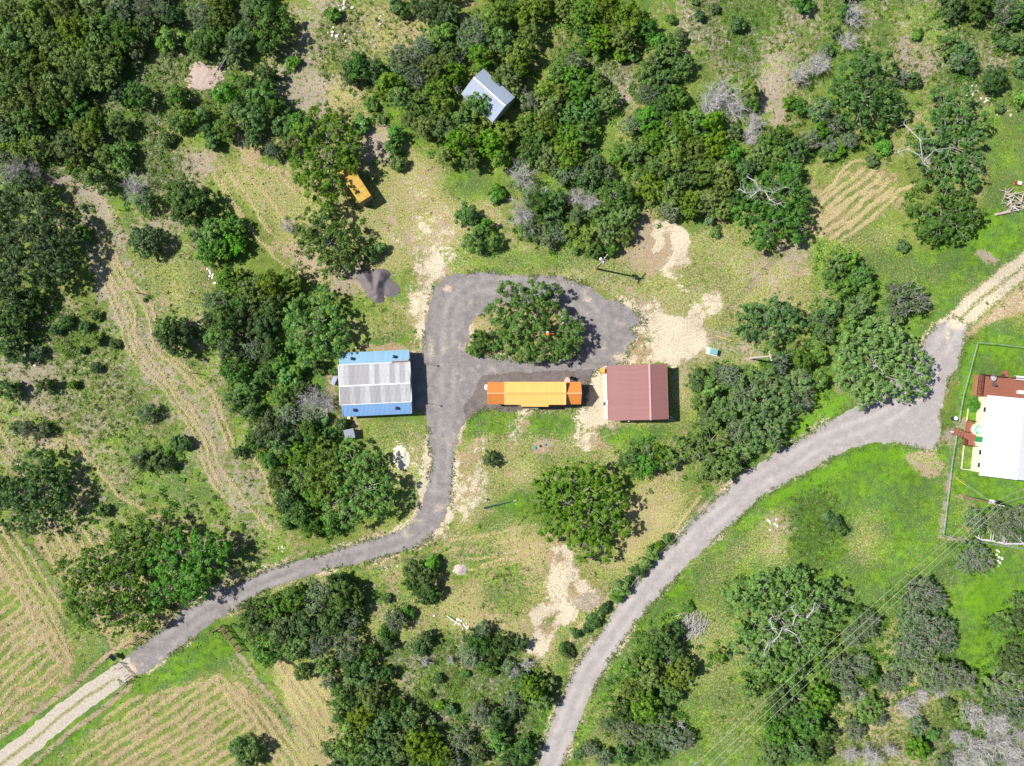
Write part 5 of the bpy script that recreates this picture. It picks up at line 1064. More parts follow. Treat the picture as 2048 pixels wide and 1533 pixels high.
big('O', "huge oak with white twisted limbs in the lower right wood", [(1480, 1190, 32), (1525, 1172, 32), (1575, 1178, 36), (1628, 1178, 34), (1665, 1188, 26), (1500, 1238, 36), (1548, 1238, 38), (1605, 1230, 38), (1655, 1228, 28), (1490, 1298, 36), (1540, 1292, 38), (1590, 1290, 36), (1636, 1282, 28), (1520, 1338, 30), (1570, 1338, 32)], hgt=7.6, poke=2, seed=16, dens=.85, deadlimbs=[[(1545, 1285), (1558, 1272), (1565, 1255), (1585, 1250), (1612, 1238)], [(1585, 1250), (1592, 1230), (1583, 1215)], [(1558, 1270), (1545, 1258), (1540, 1238)], [(1612, 1238), (1625, 1222), (1630, 1205)], [(1570, 1258), (1590, 1268), (1600, 1285)], [(1550, 1280), (1535, 1290), (1528, 1305)]])
big('O', "cluster forming oak between the metal barn and the bend of the drive", [(700, 905, 26), (735, 935, 30), (690, 950, 30), (745, 975, 28), (705, 990, 30), (770, 1000, 20), (740, 1015, 26), (700, 1035, 24), (665, 1010, 24), (778, 965, 14)], hgt=7.0, seed=17)
big('L', "long row oak directly right of the maroon barn's lower corner", [(1400, 925, 26), (1440, 905, 28), (1440, 935, 24), (1395, 890, 26), (1430, 870, 28), (1360, 905, 26), (1335, 925, 16), (1465, 930, 18)], hgt=5.8, poke=2, seed=18)
big('L', "wide oak on the grass edge just above the curving road", [(1500, 770, 28), (1540, 765, 30), (1520, 810, 30), (1565, 800, 28), (1490, 820, 26), (1530, 850, 28), (1570, 845, 24), (1500, 865, 22), (1545, 882, 20)], hgt=6.2, poke=2, seed=19)
big('J', "big dark juniper among the trees left of the drive bend", [(655, 900, 26), (640, 930, 26), (668, 950, 26), (630, 960, 24), (655, 985, 26)], "juniper", "juniper_tree", hgt=6.0, seed=20, limbmat=barkd)
big('O', "spreading oak at the upper right wood's clearing edge", [(1700, 155, 30), (1735, 140, 28), (1765, 130, 24), (1690, 200, 30), (1735, 190, 32), (1775, 200, 28), (1710, 245, 28), (1750, 235, 30), (1790, 215, 20), (1725, 110, 22), (1680, 180, 20)], hgt=6.8, poke=1, seed=21)

TXT = """
J 25 25 32|J 75 20 35|J 130 15 35|J 185 12 33|G 235 25 30|J 30 85 34|J 85 75 35|J 145 60 36|J 200 60 34|J 245 70 28|G 290 15 26|J 28 150 32|J 75 130 33|J 125 115 34|J 175 110 30|J 226 115 26|D 268 92 22|J 20 215 30|J 65 185 33|J 110 165 30|J 155 150 32|J 200 152 32|D 238 186 20|D 18 268 28|J 50 240 30|J 40 300 26|J 78 292 26|O 115 232 26|O 160 230 28|J 132 290 30|J 168 272 28|J 190 240 22|O 236 252 26|O 240 302 22|J 150 332 24|J 186 355 26|J 208 310 22|O 245 328 18|J 100 210 30|J 0 60 34|J 0 120 32|J 0 190 32|D 0 250 28|J 0 310 24|J 105 90 26|J 55 55 26|J 160 85 26|J 215 95 22|J 50 110 26|J 100 140 24|J 145 185 22|D 85 225 20
D 290 50 24|O 332 75 24|G 395 30 28|J 440 20 28|O 396 88 26|O 430 62 26|D 480 72 30|D 502 28 28|D 345 30 20|G 320 20 22|D 465 100 24|O 272 187 26|O 350 190 22|O 378 236 20|O 355 246 18|O 402 230 18|O 450 190 24|O 490 170 26|O 450 258 26|O 498 232 30|O 505 275 20|B 330 275 14|D 415 262 16|D 545 50 36|D 535 90 22|O 520 15 26|O 522 190 30|D 530 150 22|D 548 210 26|O 520 240 26|D 562 250 22|O 600 245 28|J 580 290 20|O 470 215 24|O 425 285 14
X 28 340 30|X 68 345 14|X 265 375 22|G 285 402 20|D 376 405 42|D 350 385 22|D 290 482 34|B 425 468 30|B 462 452 24|B 470 485 22|O 415 505 26|D 400 470 18|B 445 500 22|D 30 610 32|D 20 655 32|D 62 600 26|D 22 700 24|G 70 705 14|G 40 340 16|D 15 350 14|D 165 465 14
S 585 123 12|S 665 28 13|D 715 128 30|D 748 140 20|D 700 150 18|J 768 165 20|D 800 22 16|D 790 8 12|D 860 20 30|D 895 25 22|D 830 10 16|G 800 115 32|G 842 105 28|B 870 72 20|G 850 88 16|B 892 60 20|G 950 62 32|J 985 40 32|J 1010 20 32|J 1005 78 28|J 960 110 26|J 900 102 22|J 870 132 28|J 905 145 24|J 780 165 24|G 832 155 26|J 870 182 28|J 800 195 26|J 838 207 26|J 880 215 26|J 818 235 18|J 850 252 26|J 890 252 26|O 925 240 24|J 975 226 14|J 918 285 28|J 895 310 22|J 940 315 22|J 985 285 32|J 1010 265 24|J 1000 315 22|J 920 175 14|J 945 262 22|B 742 208 12|B 720 250 14|B 790 268 18|B 785 292 18|B 795 325 14|B 762 238 8|G 700 300 24|G 545 300 18|O 575 225 16|G 930 90 20|G 915 118 16|J 865 230 20|J 770 190 16|X 915 178 9
X 575 455 12|O 932 430 22|O 948 478 24|O 985 482 20|O 968 455 18|B 996 385 13|B 990 395 10|D 740 505 14|G 760 495 12
J 1050 20 28|J 1090 10 26|J 1130 15 26|J 1170 25 32|J 1215 20 32|J 1260 30 32|D 1290 55 24|J 1200 72 30|J 1245 72 30|D 1170 65 22|J 1040 102 28|J 1062 62 24|J 1035 132 24|J 1025 172 24|B 1170 102 9|B 1195 108 9|B 1240 110 12|B 1267 110 10|O 1318 82 20|O 1340 105 28|O 1368 130 20|O 1310 122 18|G 1150 125 22|O 1112 142 22|O 1150 152 26|O 1190 165 26|O 1214 195 26|O 1160 192 26|J 1122 186 22|J 1090 180 20|O 1180 220 26|O 1140 225 26|J 1100 215 24|G 1060 202 22|J 1052 250 26|J 1090 250 28|O 1130 268 28|D 1168 262 24|J 1060 300 28|J 1100 318 28|J 1140 308 28|J 1078 275 22|D 1188 330 26|D 1178 360 24|G 1128 350 22|G 1150 340 20|O 1075 225 18|J 1115 290 20
O 1290 150 24|O 1328 165 28|O 1352 190 26|G 1292 190 26|O 1318 216 26|G 1262 250 20|O 1298 240 28|O 1340 245 26|O 1384 242 28|J 1425 240 24|D 1400 268 20|J 1362 270 26|J 1312 285 30|B 1276 300 24|B 1240 310 20|J 1350 310 30|J 1390 300 28|J 1430 290 26|O 1465 308 26|J 1320 332 30|J 1368 345 30|J 1408 345 28|J 1300 375 28|J 1340 388 28|G 1342 422 22|J 1380 408 26|J 1420 400 26|J 1448 420 20|J 1450 370 26|O 1472 262 16|J 1445 340 24|O 1480 345 20|D 1290 340 20|J 1340 290 24|D 1478 395 20
X 1440 185 30|X 1468 212 24|X 1422 212 20|J 1496 182 22|O 1500 205 16|X 1510 250 18|X 1502 275 14|X 1268 310 12|X 1040 350 22|X 1090 385 12|X 1045 428 24|X 1155 392 16|X 1182 405 16|O 1230 388 34|O 1245 428 34|O 1215 460 28|D 1080 410 28|D 1110 402 26|D 1100 440 26|G 1060 458 24|G 1092 478 20|J 1142 462 20|J 1170 478 22|J 1190 500 18|B 1150 490 14|O 1262 400 18|O 1195 425 20|G 1215 345 18|D 1155 430 18|G 1060 385 16|J 1250 468 18|G 1420 440 10|B 1430 465 9|G 1120 470 18|O 1225 495 14
O 1560 270 26|O 1552 312 26|O 1590 300 26|G 1620 280 22|O 1585 340 24|O 1520 310 26|O 1535 285 20|D 1500 330 20|G 1640 218 24|G 1672 250 20|G 1660 285 18|O 1640 265 20|B 1580 205 15|D 1600 210 18|X 1600 148 18|X 1640 130 18|D 1655 100 12|X 1700 82 16|X 1705 30 18|D 1690 22 16|D 1672 62 10|D 1610 5 20|D 1830 158 12|G 1802 155 16|G 1700 280 18|B 1655 305 14|B 1680 300 12|B 1770 290 14
D 1905 88 24|D 1930 105 26|G 1915 120 18|D 1945 130 16|D 1990 155 26|D 2036 85 18|D 2008 85 12|D 2042 130 14|B 1835 65 10|D 1910 12 28|D 1960 15 28|G 2010 20 28|D 2040 25 24|B 2040 195 16|B 2002 215 9|G 1745 320 12|G 1808 492 12|D 2000 60 12|D 1345 40 8|D 1478 48 14|D 1400 30 10|D 1362 70 12|G 1430 15 10|S 1390 0 8
D 88 772 18|B 145 770 8|D 190 735 10|G 290 825 20|G 55 858 20|G 82 862 16|G 30 855 12|D 355 885 14|D 372 888 12|D 285 920 22|D 318 925 22|D 343 670 39|J 338 664 30|D 480 905 15|B 205 1023 11|J 190 678 12|D 168 655 11|D 130 645 13|D 228 690 9|D 110 660 10|D 190 632 9|D 15 780 22|D 290 600 4|B 160 700 8
J 455 560 30|J 500 580 30|G 430 600 26|J 452 640 34|O 432 672 26|D 492 640 30|D 462 700 30|O 472 740 30|O 492 772 26|O 470 802 26|O 500 822 22|D 540 860 36|D 505 880 20|J 540 570 30|J 582 560 26|D 545 610 28|D 522 655 28|D 540 700 30|D 530 748 26|B 560 722 20|B 592 738 18|B 638 735 12|O 560 790 26|G 575 830 24|O 560 885 28|O 620 862 24|O 590 910 26|D 628 880 20|O 600 950 26|D 560 960 26|O 630 990 26|D 600 1030 26|D 570 1005 22|O 620 1055 22|O 660 1050 24|D 575 1045 14|B 665 745 8|X 620 800 20|X 650 806 22|X 600 965 12|X 690 1022 10|B 575 750 20|D 590 870 20|G 680 850 14|D 655 870 16|O 540 920 20|G 510 700 24|D 415 640 16|D 600 780 18|D 580 600 20|D 480 610 20|B 640 690 10|G 618 832 20|O 580 985 22|O 640 835 14|D 980 920 16|J 960 682 24|J 948 700 14
D 1395 760 22|O 1425 778 24|G 1460 752 26|L 1600 762 30|O 1608 722 26|G 1562 728 22|O 1638 762 22|G 1602 800 26|L 1450 820 26|L 1418 840 26|G 1470 860 26|G 1480 790 22|D 1560 880 16|O 1262 915 20|O 1295 930 24|O 1270 935 16|D 1250 920 12|O 1320 905 20|O 1640 710 20|G 1440 745 18|L 1480 905 22|L 1460 935 20|O 1510 890 18|L 1300 905 18|O 1405 805 20
O 1670 530 26|O 1700 520 24|O 1722 550 26|O 1690 578 24|O 1738 580 18|G 1815 600 36|G 1790 585 22|G 1838 605 22|L 1720 612 24|L 1642 640 28|L 1662 618 20|O 1700 648 18|L 1650 665 22|O 1660 555 18|G 1790 630 22|B 1951 808 11
J 505 1228 30|O 540 1215 30|O 590 1200 32|G 640 1190 34|J 682 1190 34|D 560 1260 34|D 612 1250 32|D 660 1240 34|G 702 1240 26|O 540 1300 34|O 590 1300 32|G 640 1290 26|G 690 1290 32|D 712 1218 20|D 702 1330 26|J 650 1330 22|D 602 1348 16|G 655 1362 18|D 720 1352 32|J 690 1402 32|J 740 1400 30|D 680 1440 16|J 722 1440 32|D 760 1450 32|J 702 1490 34|D 750 1500 34|D 800 1500 32|J 840 1490 32|J 880 1512 26|D 790 1420 22|D 820 1442 24|D 770 1350 18|D 740 1310 18|D 520 1312 13|D 680 1160 16|D 520 1250 24|D 505 1265 16|J 715 1530 28|D 660 1500 18|D 680 1530 24|J 780 1540 28|J 840 1540 26
O 825 1140 24|O 850 1155 26|D 822 1165 18|D 862 1185 20|D 845 1195 18|O 865 1130 14|D 773 1200 9|G 790 1243 22|D 770 1268 14|D 812 1230 14|D 775 1290 15|D 852 1280 17|D 838 1298 14|D 955 1285 28|G 945 1310 24|D 972 1320 22|D 1000 1292 24|G 965 1262 18|D 1040 1290 18|D 985 1340 13|D 900 1422 11|D 1000 1440 24|G 960 1430 22|G 1030 1400 24|J 1062 1380 28|J 1080 1405 24|D 1045 1360 18|G 920 1480 22|O 1000 1490 24|O 1050 1500 24|D 960 1512 20|X 1030 1345 12|X 1052 1330 11|X 850 1325 8|X 900 1322 8|G 1015 1335 14|D 878 1360 9|D 860 1390 8|B 930 1350 8|D 930 1440 8|B 880 1410 8|G 860 1440 12|D 1025 1530 22|G 900 1530 24|D 1000 1460 14|J 1100 1370 14
D 1335 1078 10|O 1290 1128 14|O 1305 1108 12|D 1278 1145 12|O 1245 1178 14|O 1232 1195 12|D 1210 1218 11|D 1188 1245 13|D 1175 1258 10|D 1152 1268 9|D 1128 1300 11|D 1138 1310 9|D 1258 1160 9|B 1320 1092 8|B 1378 1214 9|B 1198 1232 8
D 1330 1285 32|D 1308 1300 24|D 1350 1300 22|J 1300 1350 36|J 1270 1382 30|J 1350 1352 32|J 1372 1340 24|J 1262 1342 24|J 1290 1412 34|D 1242 1422 24|J 1340 1390 24|G 1260 1462 32|G 1312 1452 30|G 1340 1482 30|D 1300 1502 30|G 1372 1480 20|G 1180 1500 16|D 1250 1512 22|B 1440 1315 16|D 1355 1260 16|G 1220 1450 16|X 1285 1470 9|X 1362 1452 8|X 1338 1325 9|D 1160 1510 12|G 1210 1520 18|D 1325 1420 18
G 1735 1250 30|G 1705 1272 22|O 1590 1400 34|O 1640 1400 32|O 1620 1450 34|D 1562 1400 30|O 1560 1460 34|O 1600 1502 32|D 1650 1470 24|O 1552 1510 32|G 1680 1340 34|G 1720 1330 26|O 1650 1342 26|G 1700 1382 26|D 1742 1350 20|O 1740 1420 30|G 1712 1460 24|G 1760 1440 16|D 1640 1510 22|O 1500 1380 20|D 1530 1370 18|O 1500 1270 14|D 1720 1230 14
G 1840 1190 36|G 1870 1200 26|G 1820 1240 32|G 1868 1260 36|G 1820 1292 34|G 1890 1282 28|G 1850 1322 34|G 1900 1352 32|G 1800 1342 28|G 1930 1360 24|G 1780 1365 24|G 1870 1360 28|D 1880 1235 16|D 1920 1340 16|G 2010 1372 40|D 2030 1322 32|D 2010 1250 24|D 2040 1240 22|D 1992 1250 14|D 2042 1205 18|G 2000 1405 30|G 2042 1420 34|D 1975 1395 18|D 2040 1290 22
G 1950 1112 30|G 1965 1125 24|G 1935 1125 22|G 2000 1040 28|G 2035 1035 30|G 1950 1040 22|G 2010 1070 22|G 1960 1060 14|D 2045 1070 20|D 1670 1045 14|D 1680 1060 12|D 1655 1035 9
X 1815 1415 18|X 1950 1430 20|X 2000 1440 18|X 1715 1390 14|X 1960 1500 28|X 2010 1490 24|X 1880 1382 12|X 1740 1512 18|X 1700 1510 14|X 1650 1500 12|X 2030 1522 20|X 1845 1390 12|X 1925 1520 22|X 1985 1455 16|G 1835 1455 18|B 1840 1500 24|B 1930 1440 15|D 1900 1410 12|B 1870 1470 12|G 1990 1530 20|X 1915 1475 14|X 2040 1470 14|B 1975 1410 12|G 1890 1530 18|X 1780 1500 12
O 478 1500 20|O 505 1500 24|O 490 1525 22
J -40 30 32|J -40 100 32|J -40 170 30|D -40 400 34|D -40 460 34|D -50 540 34|D -40 640 28|D -45 980 32|G 2090 40 28|D 2090 90 22|D 2095 1240 28|G 2090 1320 30|G 2095 1400 30|D 2085 1490 24|J 100 -30 30|J 200 -28 30|J 300 -30 26|J 420 -28 28|D 520 -30 26|J 880 -30 28|J 980 -28 28|J 1100 -30 28|J 1200 -28 30|D 1700 -30 24|D 1900 -30 26|D 2000 -30 26|D 600 1570 24|J 700 1575 28|J 800 1580 28|D 1000 1570 24|D 1280 1575 26|G 1560 1575 28|G 1700 1570 24|X 1950 1575 22
"""
for tok in TXT.replace("\n", "|").split("|"):
    if tok.strip():
        k, x, y, r = tok.split(); k = 'B' if k == 'S' else k; plant(k, float(x), float(y), float(r))
# great fallen white limb at the lawn's lower fence
g = np.random.default_rng(5); b = P(1990, 1065); q = empty("bleached_limb", b, 0, "long bleached fallen limb reaching to the right edge below the utility pole", "fallen limb"); mb = MB()
pts = [P(x, y, z) - b for x, y, z in ((1950, 1072, .3), (1962, 1080, .8), (1985, 1082, 1.5), (2010, 1088, 1.9), (2045, 1088, 2.3), (2075, 1084, 2.6))]; mb.tube(pts, [.08, .16, .2, .22, .2, .12], 6)
for i, e in ((2, (1975, 1058, 2.6)), (3, (2008, 1068, 2.8)), (3, (2002, 1058, 2.9)), (1, (1948, 1066, .5)), (4, (2040, 1070, 2.8)), (2, (1993, 1050, 3))): p_ = limb(mb, g, pts[i], P(*e) - b, .10, .03, .2, 4, 5); limb(mb, g, p_[2], p_[4] + Vector(g.normal(size=3) * .6), .05, .02, .2, 3, 4)
mb.build("limb", dead, q); mb = MB()
for k in range(14): a_ = Vector(pts[int(g.integers(1, 5))]); limb(mb, g, a_, a_ + Vector((g.normal(), g.normal(), .5)), .05, .02, .2, 3, 4)
mb.build("twig_fan", dead, q)

# ------------------------------------------------------------------ labels of the trees, by what they stand beside
LMK = [("metal barn", 750, 767), ("orange building", 1070, 787), ("maroon barn", 1275, 785), ("white roofed house", 2000, 875), ("tin shed", 978, 185), ("yellow trailer", 715, 370),
       ("island oak", 1075, 645), ("farm gate", 245, 1335), ("dark gravel heap", 760, 570), ("pink dirt patch", 410, 152), ("log pile", 2028, 400), ("road junction", 1800, 840), ("green utility box", 1428, 703),
       ("twig pile", 1383, 1248), ("limestone gully", 1130, 1190), ("septic lids", 1080, 893), ("wood's edge pole", 1205, 520), ("brown utility pole", 1960, 1000), ("mown loop field", 1700, 410), ("white stone pile", 915, 1245),
       ("braced fence", 455, 1270), ("photo's top left corner", 0, 0), ("photo's top right corner", 2048, 0), ("photo's bottom right corner", 2048, 1533), ("photo's bottom left corner", 0, 1533), ("bend of the drive", 860, 1030),
       ("pale sunlit pole", 1525, 715), ("twin oaks", 300, 1150), ("rocky footpath", 640, 100), ("left edge's huge oak", 70, 460), ("lone meadow oak", 1165, 1020), ("white limbed oak", 1570, 1250),
       ("open crowned oak", 1900, 280), ("curved mower tracks", 350, 770), ("maroon barn's dirt patch", 1335, 490), ("photo's bottom centre", 1024, 1533), ("photo's top centre", 1024, 0), ("left edge's dark oak", 60, 985),
       ("stone rim at upper right", 1965, 185), ("bleached limb", 1990, 1080), ("round flat pit", 1145, 1146), ("curving road's end", 1100, 1500), ("trailer side oak", 655, 320), ("limb topped oak", 1545, 410),
       ("photo's left edge centre", 0, 770), ("black pole stack", 450, 125)]
buckets = {}
for T in TREES:
    k, x, y, r, q, lab = T
    if lab: continue
    d = sorted((hypot(x - a, y - b_), nme, a, b_) for nme, a, b_ in LMK)[0]
    dx, dy = x - d[2], y - d[3]; ang = math.degrees(atan2(-dy, dx)) % 360
    di = ["right of", "above and right of", "above", "above and left of", "left of", "below and left of", "below", "below and right of"][int((ang + 22.5) // 45) % 8]
    size = "small" if r < 18 else ("medium" if r < 27 else "large")
    desc = KN[k][2] if not (r < 16 and k != 'X') else dict(O="green shrub", D="dark green shrub", J="olive green shrub", B="bright green shrub", G="grey green shrub", L="light green shrub")[k]
    buckets.setdefault((size, desc, di, d[1]), []).append((d[0], q, k))
ORD = ["nearest", "second nearest", "third nearest", "fourth nearest", "fifth nearest", "sixth nearest", "seventh nearest", "eighth nearest", "ninth nearest", "tenth nearest"] + ["farther"] * 30
for (size, desc, di, nme), v in buckets.items():
    v.sort(key=lambda e: e[0]); kind = v[0][2]
    for i, (_, q, k) in enumerate(v):
        s_ = "%s %s %s the %s" % (size, desc, di, nme)
        q["label"] = s_ if len(v) == 1 else s_ + ", %s" % ORD[i]
        q["category"] = "shrub" if desc.endswith("shrub") else KN[k][0]; q["group"] = {"oak": "oaks scattered over the land", "juniper": "junipers of the upper wood and thickets", "shrub": "shrubs scattered over the pasture", "tree": "grey green scrub trees", "dead tree": "bleached dead trees"}[q["category"]]

# ------------------------------------------------------------------ stones, heaps and wood piles
lime = simple("limestone", (.68, .63, .55), .9, 0, .2, 3, bump=.5); limew = simple("white_limestone", (.80, .77, .72), .85, 0, .12, 3, bump=.4)
def rock_mesh(seed, mat):
    g = np.random.default_rng(seed); mb = MB(); pr = []
    n_ = 8; vs = []; 
    for j, (rr, z) in enumerate(((.55, -.2), (1, .1), (.9, .42), (.45, .62))):
        for k in range(n_): t_ = 2 * pi * k / n_; w_ = rr * (.78 + .4 * g.random()); vs.append((w_ * cos(t_), w_ * sin(t_) * .8, z + .1 * g.random()))
    fs = [(j * n_ + k, j * n_ + (k + 1) % n_, (j + 1) * n_ + (k + 1) % n_, (j + 1) * n_ + k) for j in range(3) for k in range(n_)] + [tuple(range(3 * n_, 4 * n_))]
    return mb.add(vs, fs).mesh("boulder", mat)
RK = [rock_mesh(i, lime) for i in range(4)] + [rock_mesh(10 + i, limew) for i in range(4)]
def rocks(cx, cy, sx, sy, cnt, r0, r1, where, ang=0, whitei=False):
    items = []
    for i in range(cnt):
        a_ = radians(ang); u, v_ = rng.normal() * sx * .5, rng.normal() * sy * .5; px, py = cx + u * cos(a_) - v_ * sin(a_), cy + u * sin(a_) + v_ * cos(a_); r_ = .62 * (r0 + (r1 - r0) * rng.random() ** 2)
        items.append((r_, px, py))
    items.sort(reverse=True)
    for i, (r_, px, py) in enumerate(items):
        p = P(px, py); o = bpy.data.objects.new("boulder", RK[(4 if whitei else 0) + R.randrange(4)]); o.location = (p.x, p.y, ground_z(p.x, p.y)); o.rotation_euler = (R.uniform(-.2, .2), R.uniform(-.2, .2), R.uniform(0, 6.28)); o.scale = (r_, r_, r_ * R.uniform(.6, 1)); link(o)
        tag(o, ("largest pale boulder " if i == 0 else "pale limestone boulder ") + where, "boulder", None if i == 0 else "limestone boulders " + where)
rocks(690, 15, 22, 18, 14, .2, .75, "at the photo's top edge above the brushy slope", 60); rocks(668, 62, 16, 30, 12, .15, .7, "beside the rocky footpath's right side", -60, True); rocks(765, 35, 40, 18, 16, .12, .4, "strewn in scrub right of the rocky footpath"); rocks(598, 118, 60, 26, 18, .1, .38, "strewn over bare soil by the top oak")
rocks(820, 88, 30, 10, 7, .12, .35, "below the scrub near the top centre"); rocks(425, 553, 12, 14, 12, .2, .5, "in the small white heap left of the thicket", 0, True); rocks(1945, 172, 18, 24, 20, .2, .6, "in the stony cut beside the upper right shrub"); rocks(1975, 198, 16, 8, 8, .2, .6, "in the lower end of the stony cut"); rocks(2008, 225, 24, 8, 8, .15, .5, "at the pale rim below the stony cut")
rocks(922, 1247, 20, 9, 16, .25, .62, "in the white stone pile of the lower meadow", 15, True); rocks(1998, 1120, 5, 26, 12, .2, .5, "in the white stone row right of the grey tree", 0, True); rocks(1545, 1050, 18, 14, 9, .15, .45, "on the dry patch right of the curving road", 0, True); rocks(565, 1100, 14, 7, 8, .15, .4, "by the left verge before the drive bend"); rocks(775, 1135, 22, 8, 12, .15, .4, "in the low heap under the old wire fence")
rocks(70, 715, 40, 26, 14, .15, .5, "on the bare ground at the left edge"); rocks(1250, 480, 3, 3, 1, .3, .4, "on the dirt by the wood's edge pole"); rocks(753, 1207, 3, 3, 1, .3, .35, "beside the small dark spiky shrub", 0, True); rocks(868, 1233, 3, 3, 1, .3, .35, "left of the white stone pile", 0, True); rocks(330, 118, 20, 8, 8, .12, .35, "at the dirt gap in the upper left wood"); rocks(515, 1290, 12, 8, 6, .15, .4, "beside the thicket right of the braced fence", 0, True); rocks(1395, 35, 20, 14, 5, .12, .4, "in the grass at the top right of centre"); rocks(1880, 1270, 2, 2, 1, .3, .3, "under the grey trees at lower right")
# white board on the stone pile
q = empty("timber_board", P(905, 1243), 0, "pale board lying across the white stone pile", "board"); mbx = MB().tube([P(894, 1232, .25) - P(905, 1243), P(917, 1249, .6) - P(905, 1243)], .09, 4); mbx.build("board", white, q)
def heap(name, cx, cy, rx, ry, h, mat, label, cat, ang=0, lobes=None, seed=0):
    n_ = 34; V = []; F_ = []; o_ = P(cx, cy); g = np.random.default_rng(seed)
    xs = np.linspace(-1.15, 1.15, n_); X, Y = np.meshgrid(xs, xs); a_ = radians(ang)
    Zs = np.zeros(X.shape)
    for lb in (lobes or [(0, 0, 0.01, 0, 1, 1)]):
        xa, ya, xb, yb, lr, lh = lb; dx, dy = xb - xa, yb - ya; tt = np.clip(((X - xa) * dx + (Y - ya) * dy) / (dx * dx + dy * dy), 0, 1); Zs = np.maximum(Zs, lh * np.clip(1 - np.hypot(X - xa - tt * dx, Y - ya - tt * dy) / (lr * (1 + .25 * vn(X, Y, .3, seed))), 0, 1))
    wx = X * rx * S; wy = Y * ry * S; Zs = Zs * h * (.8 + .45 * fbm(wx + 50, wy + 50, .9, seed, 3)) + np.where(Zs > 0, (fbm(wx, wy, .35, seed + 5, 2) - .5) * .12, 0)
    U = wx * cos(a_) - wy * sin(a_); W = wx * sin(a_) + wy * cos(a_); keep = Zs > .03
    ids = np.arange(n_ * n_).reshape(n_, n_); q_ = np.stack([ids[:-1, :-1], ids[:-1, 1:], ids[1:, 1:], ids[1:, :-1]], -1).reshape(-1, 4); kk = keep.ravel()[q_].any(1)
    me = np_mesh(name, np.stack([U.ravel(), W.ravel(), np.where(keep, Zs, -.05).ravel()], 1), q_[kk], [mat], True); o = bpy.data.objects.new(name, me); o.location = o_; return tag(link(o), label, cat)
dkg = simple("heap_gravel", (.19, .16, .165), .95, 0, .25, 6, bump=.8); pkd = simple("pink_dirt", (.46, .355, .30), .95, 0, .2, 2.5, bump=.6); cld = simple("limestone_dirt", (.72, .65, .50), .95, 0, .2, 2.5, bump=.6)
heap("gravel_heap", 757, 573, 38, 30, 1.25, dkg, "dark gravel heap in two ridges left of the loop's upper end", "gravel heap", 0, [(-.75, .75, -.1, -.45, .42, .9), (.15, .75, -.1, -.35, .42, 1.0), (-.1, -.45, -.02, -.8, .35, .7), (.35, .1, .6, -.25, .5, .32)], 3)
heap("dirt_heap", 410, 155, 38, 30, .3, pkd, "low round patch of pinkish dirt in the upper left wood", "dirt heap", 0, None, 4)
heap("dirt_heap", 803, 916, 16, 24, .45, cld, "pale limestone dirt heap on the grass left of the drive", "dirt heap", 10, None, 5)
heap("dirt_heap", 920, 1140, 14, 10, .5, simple("grey_dirt", (.48, .40, .36), .95, 0, .2, 3, bump=.5), "small grey rock mound below the drive bend", "dirt heap", 0, None, 8)
def woodpile(name, cx, cy, sx, sy, cnt, Lr, rr, h, mats, label, cat, piece, main=0.0, spread=.6, seed=0):
    o_ = P(cx, cy); q = empty(name, o_, 0, label, cat); g = np.random.default_rng(seed)
    for i in range(cnt):
        u, v_ = np.clip(g.normal(), -1.6, 1.6) * sx * S * .5, np.clip(g.normal(), -1.6, 1.6) * sy * S * .5; L = Lr[0] + (Lr[1] - Lr[0]) * g.random(); th = radians(main) + g.normal() * spread; zz = h * max(.08, 1 - hypot(u / (sx * S), v_ / (sy * S)) * 1.1) * g.random() + .1
        d = Vector((cos(th), sin(th), g.normal() * .15)) * L / 2; c_ = Vector((u, v_, zz + abs(d.z))); m = MB(); r_ = rr[0] + (rr[1] - rr[0]) * g.random() ** 2
        m.tube([c_ - d, c_ + Vector((g.normal() * .05, g.normal() * .05, .03)) * L, c_ + d], [r_, r_ * .9, r_ * .65], 6); m.build(piece, mats[int(g.integers(0, len(mats)))], q)
    return q
pw = simple("pinkish_log", (.50, .38, .33), .9, 0, .25, 3); pw2 = simple("pale_log", (.60, .52, .40), .9, 0, .2, 3)
woodpile("log_pile", 2032, 402, 30, 24, 46, (1.0, 3.0), (.05, .14), 1.1, [pw, pw, greywood, pw2, dead], "heap of cut logs and branches at the right edge of the upper lawn", "log pile", "log", 20, .7, 2)
q = empty("loose_log", P(2003, 428), radians(8), "thick pale pink log lying alone at the log pile's lower left", "log"); MB().tube([(-1.2, 0, .2), (0, .03, .22), (1.6, .1, .2)], [.24, .22, .16], 9).build("log", pw, q); MB().tube([(-1.24, 0, .2), (-1.2, 0, .2)], .2, 9).build("cut_end", pw2, q)
woodpile("twig_pile", 1384, 1249, 34, 30, 150, (1.2, 2.8), (.02, .05), 1.3, [dead, dead, greywood], "heap of bleached grey twigs on the grass left of the white limbed oak", "brush pile", "branch", 62, .45, 3)
bl = simple("charred_pole", (.035, .033, .045), .6, 0, .3, 3)
q = empty("pole_stack", P(452, 124), 0, "stack of long blackened poles beside the pinkish dirt patch", "pole stack"); A_ = P(441, 140, .3) - P(452, 124); B_ = P(461, 108, .3) - P(452, 124)
for k in range(11): o_ = Vector((.12 * (k % 6) - .35, .05 * (k % 6), .1 * (k // 6) + .1)); MB().tube([A_ + o_ * 1.2 + Vector((R.uniform(-.2, .2), R.uniform(-.2, .2), 0)), B_ + o_ * 1.4], .075, 7).build("pole", bl if k % 4 else greywood, q)
# a few small stray things

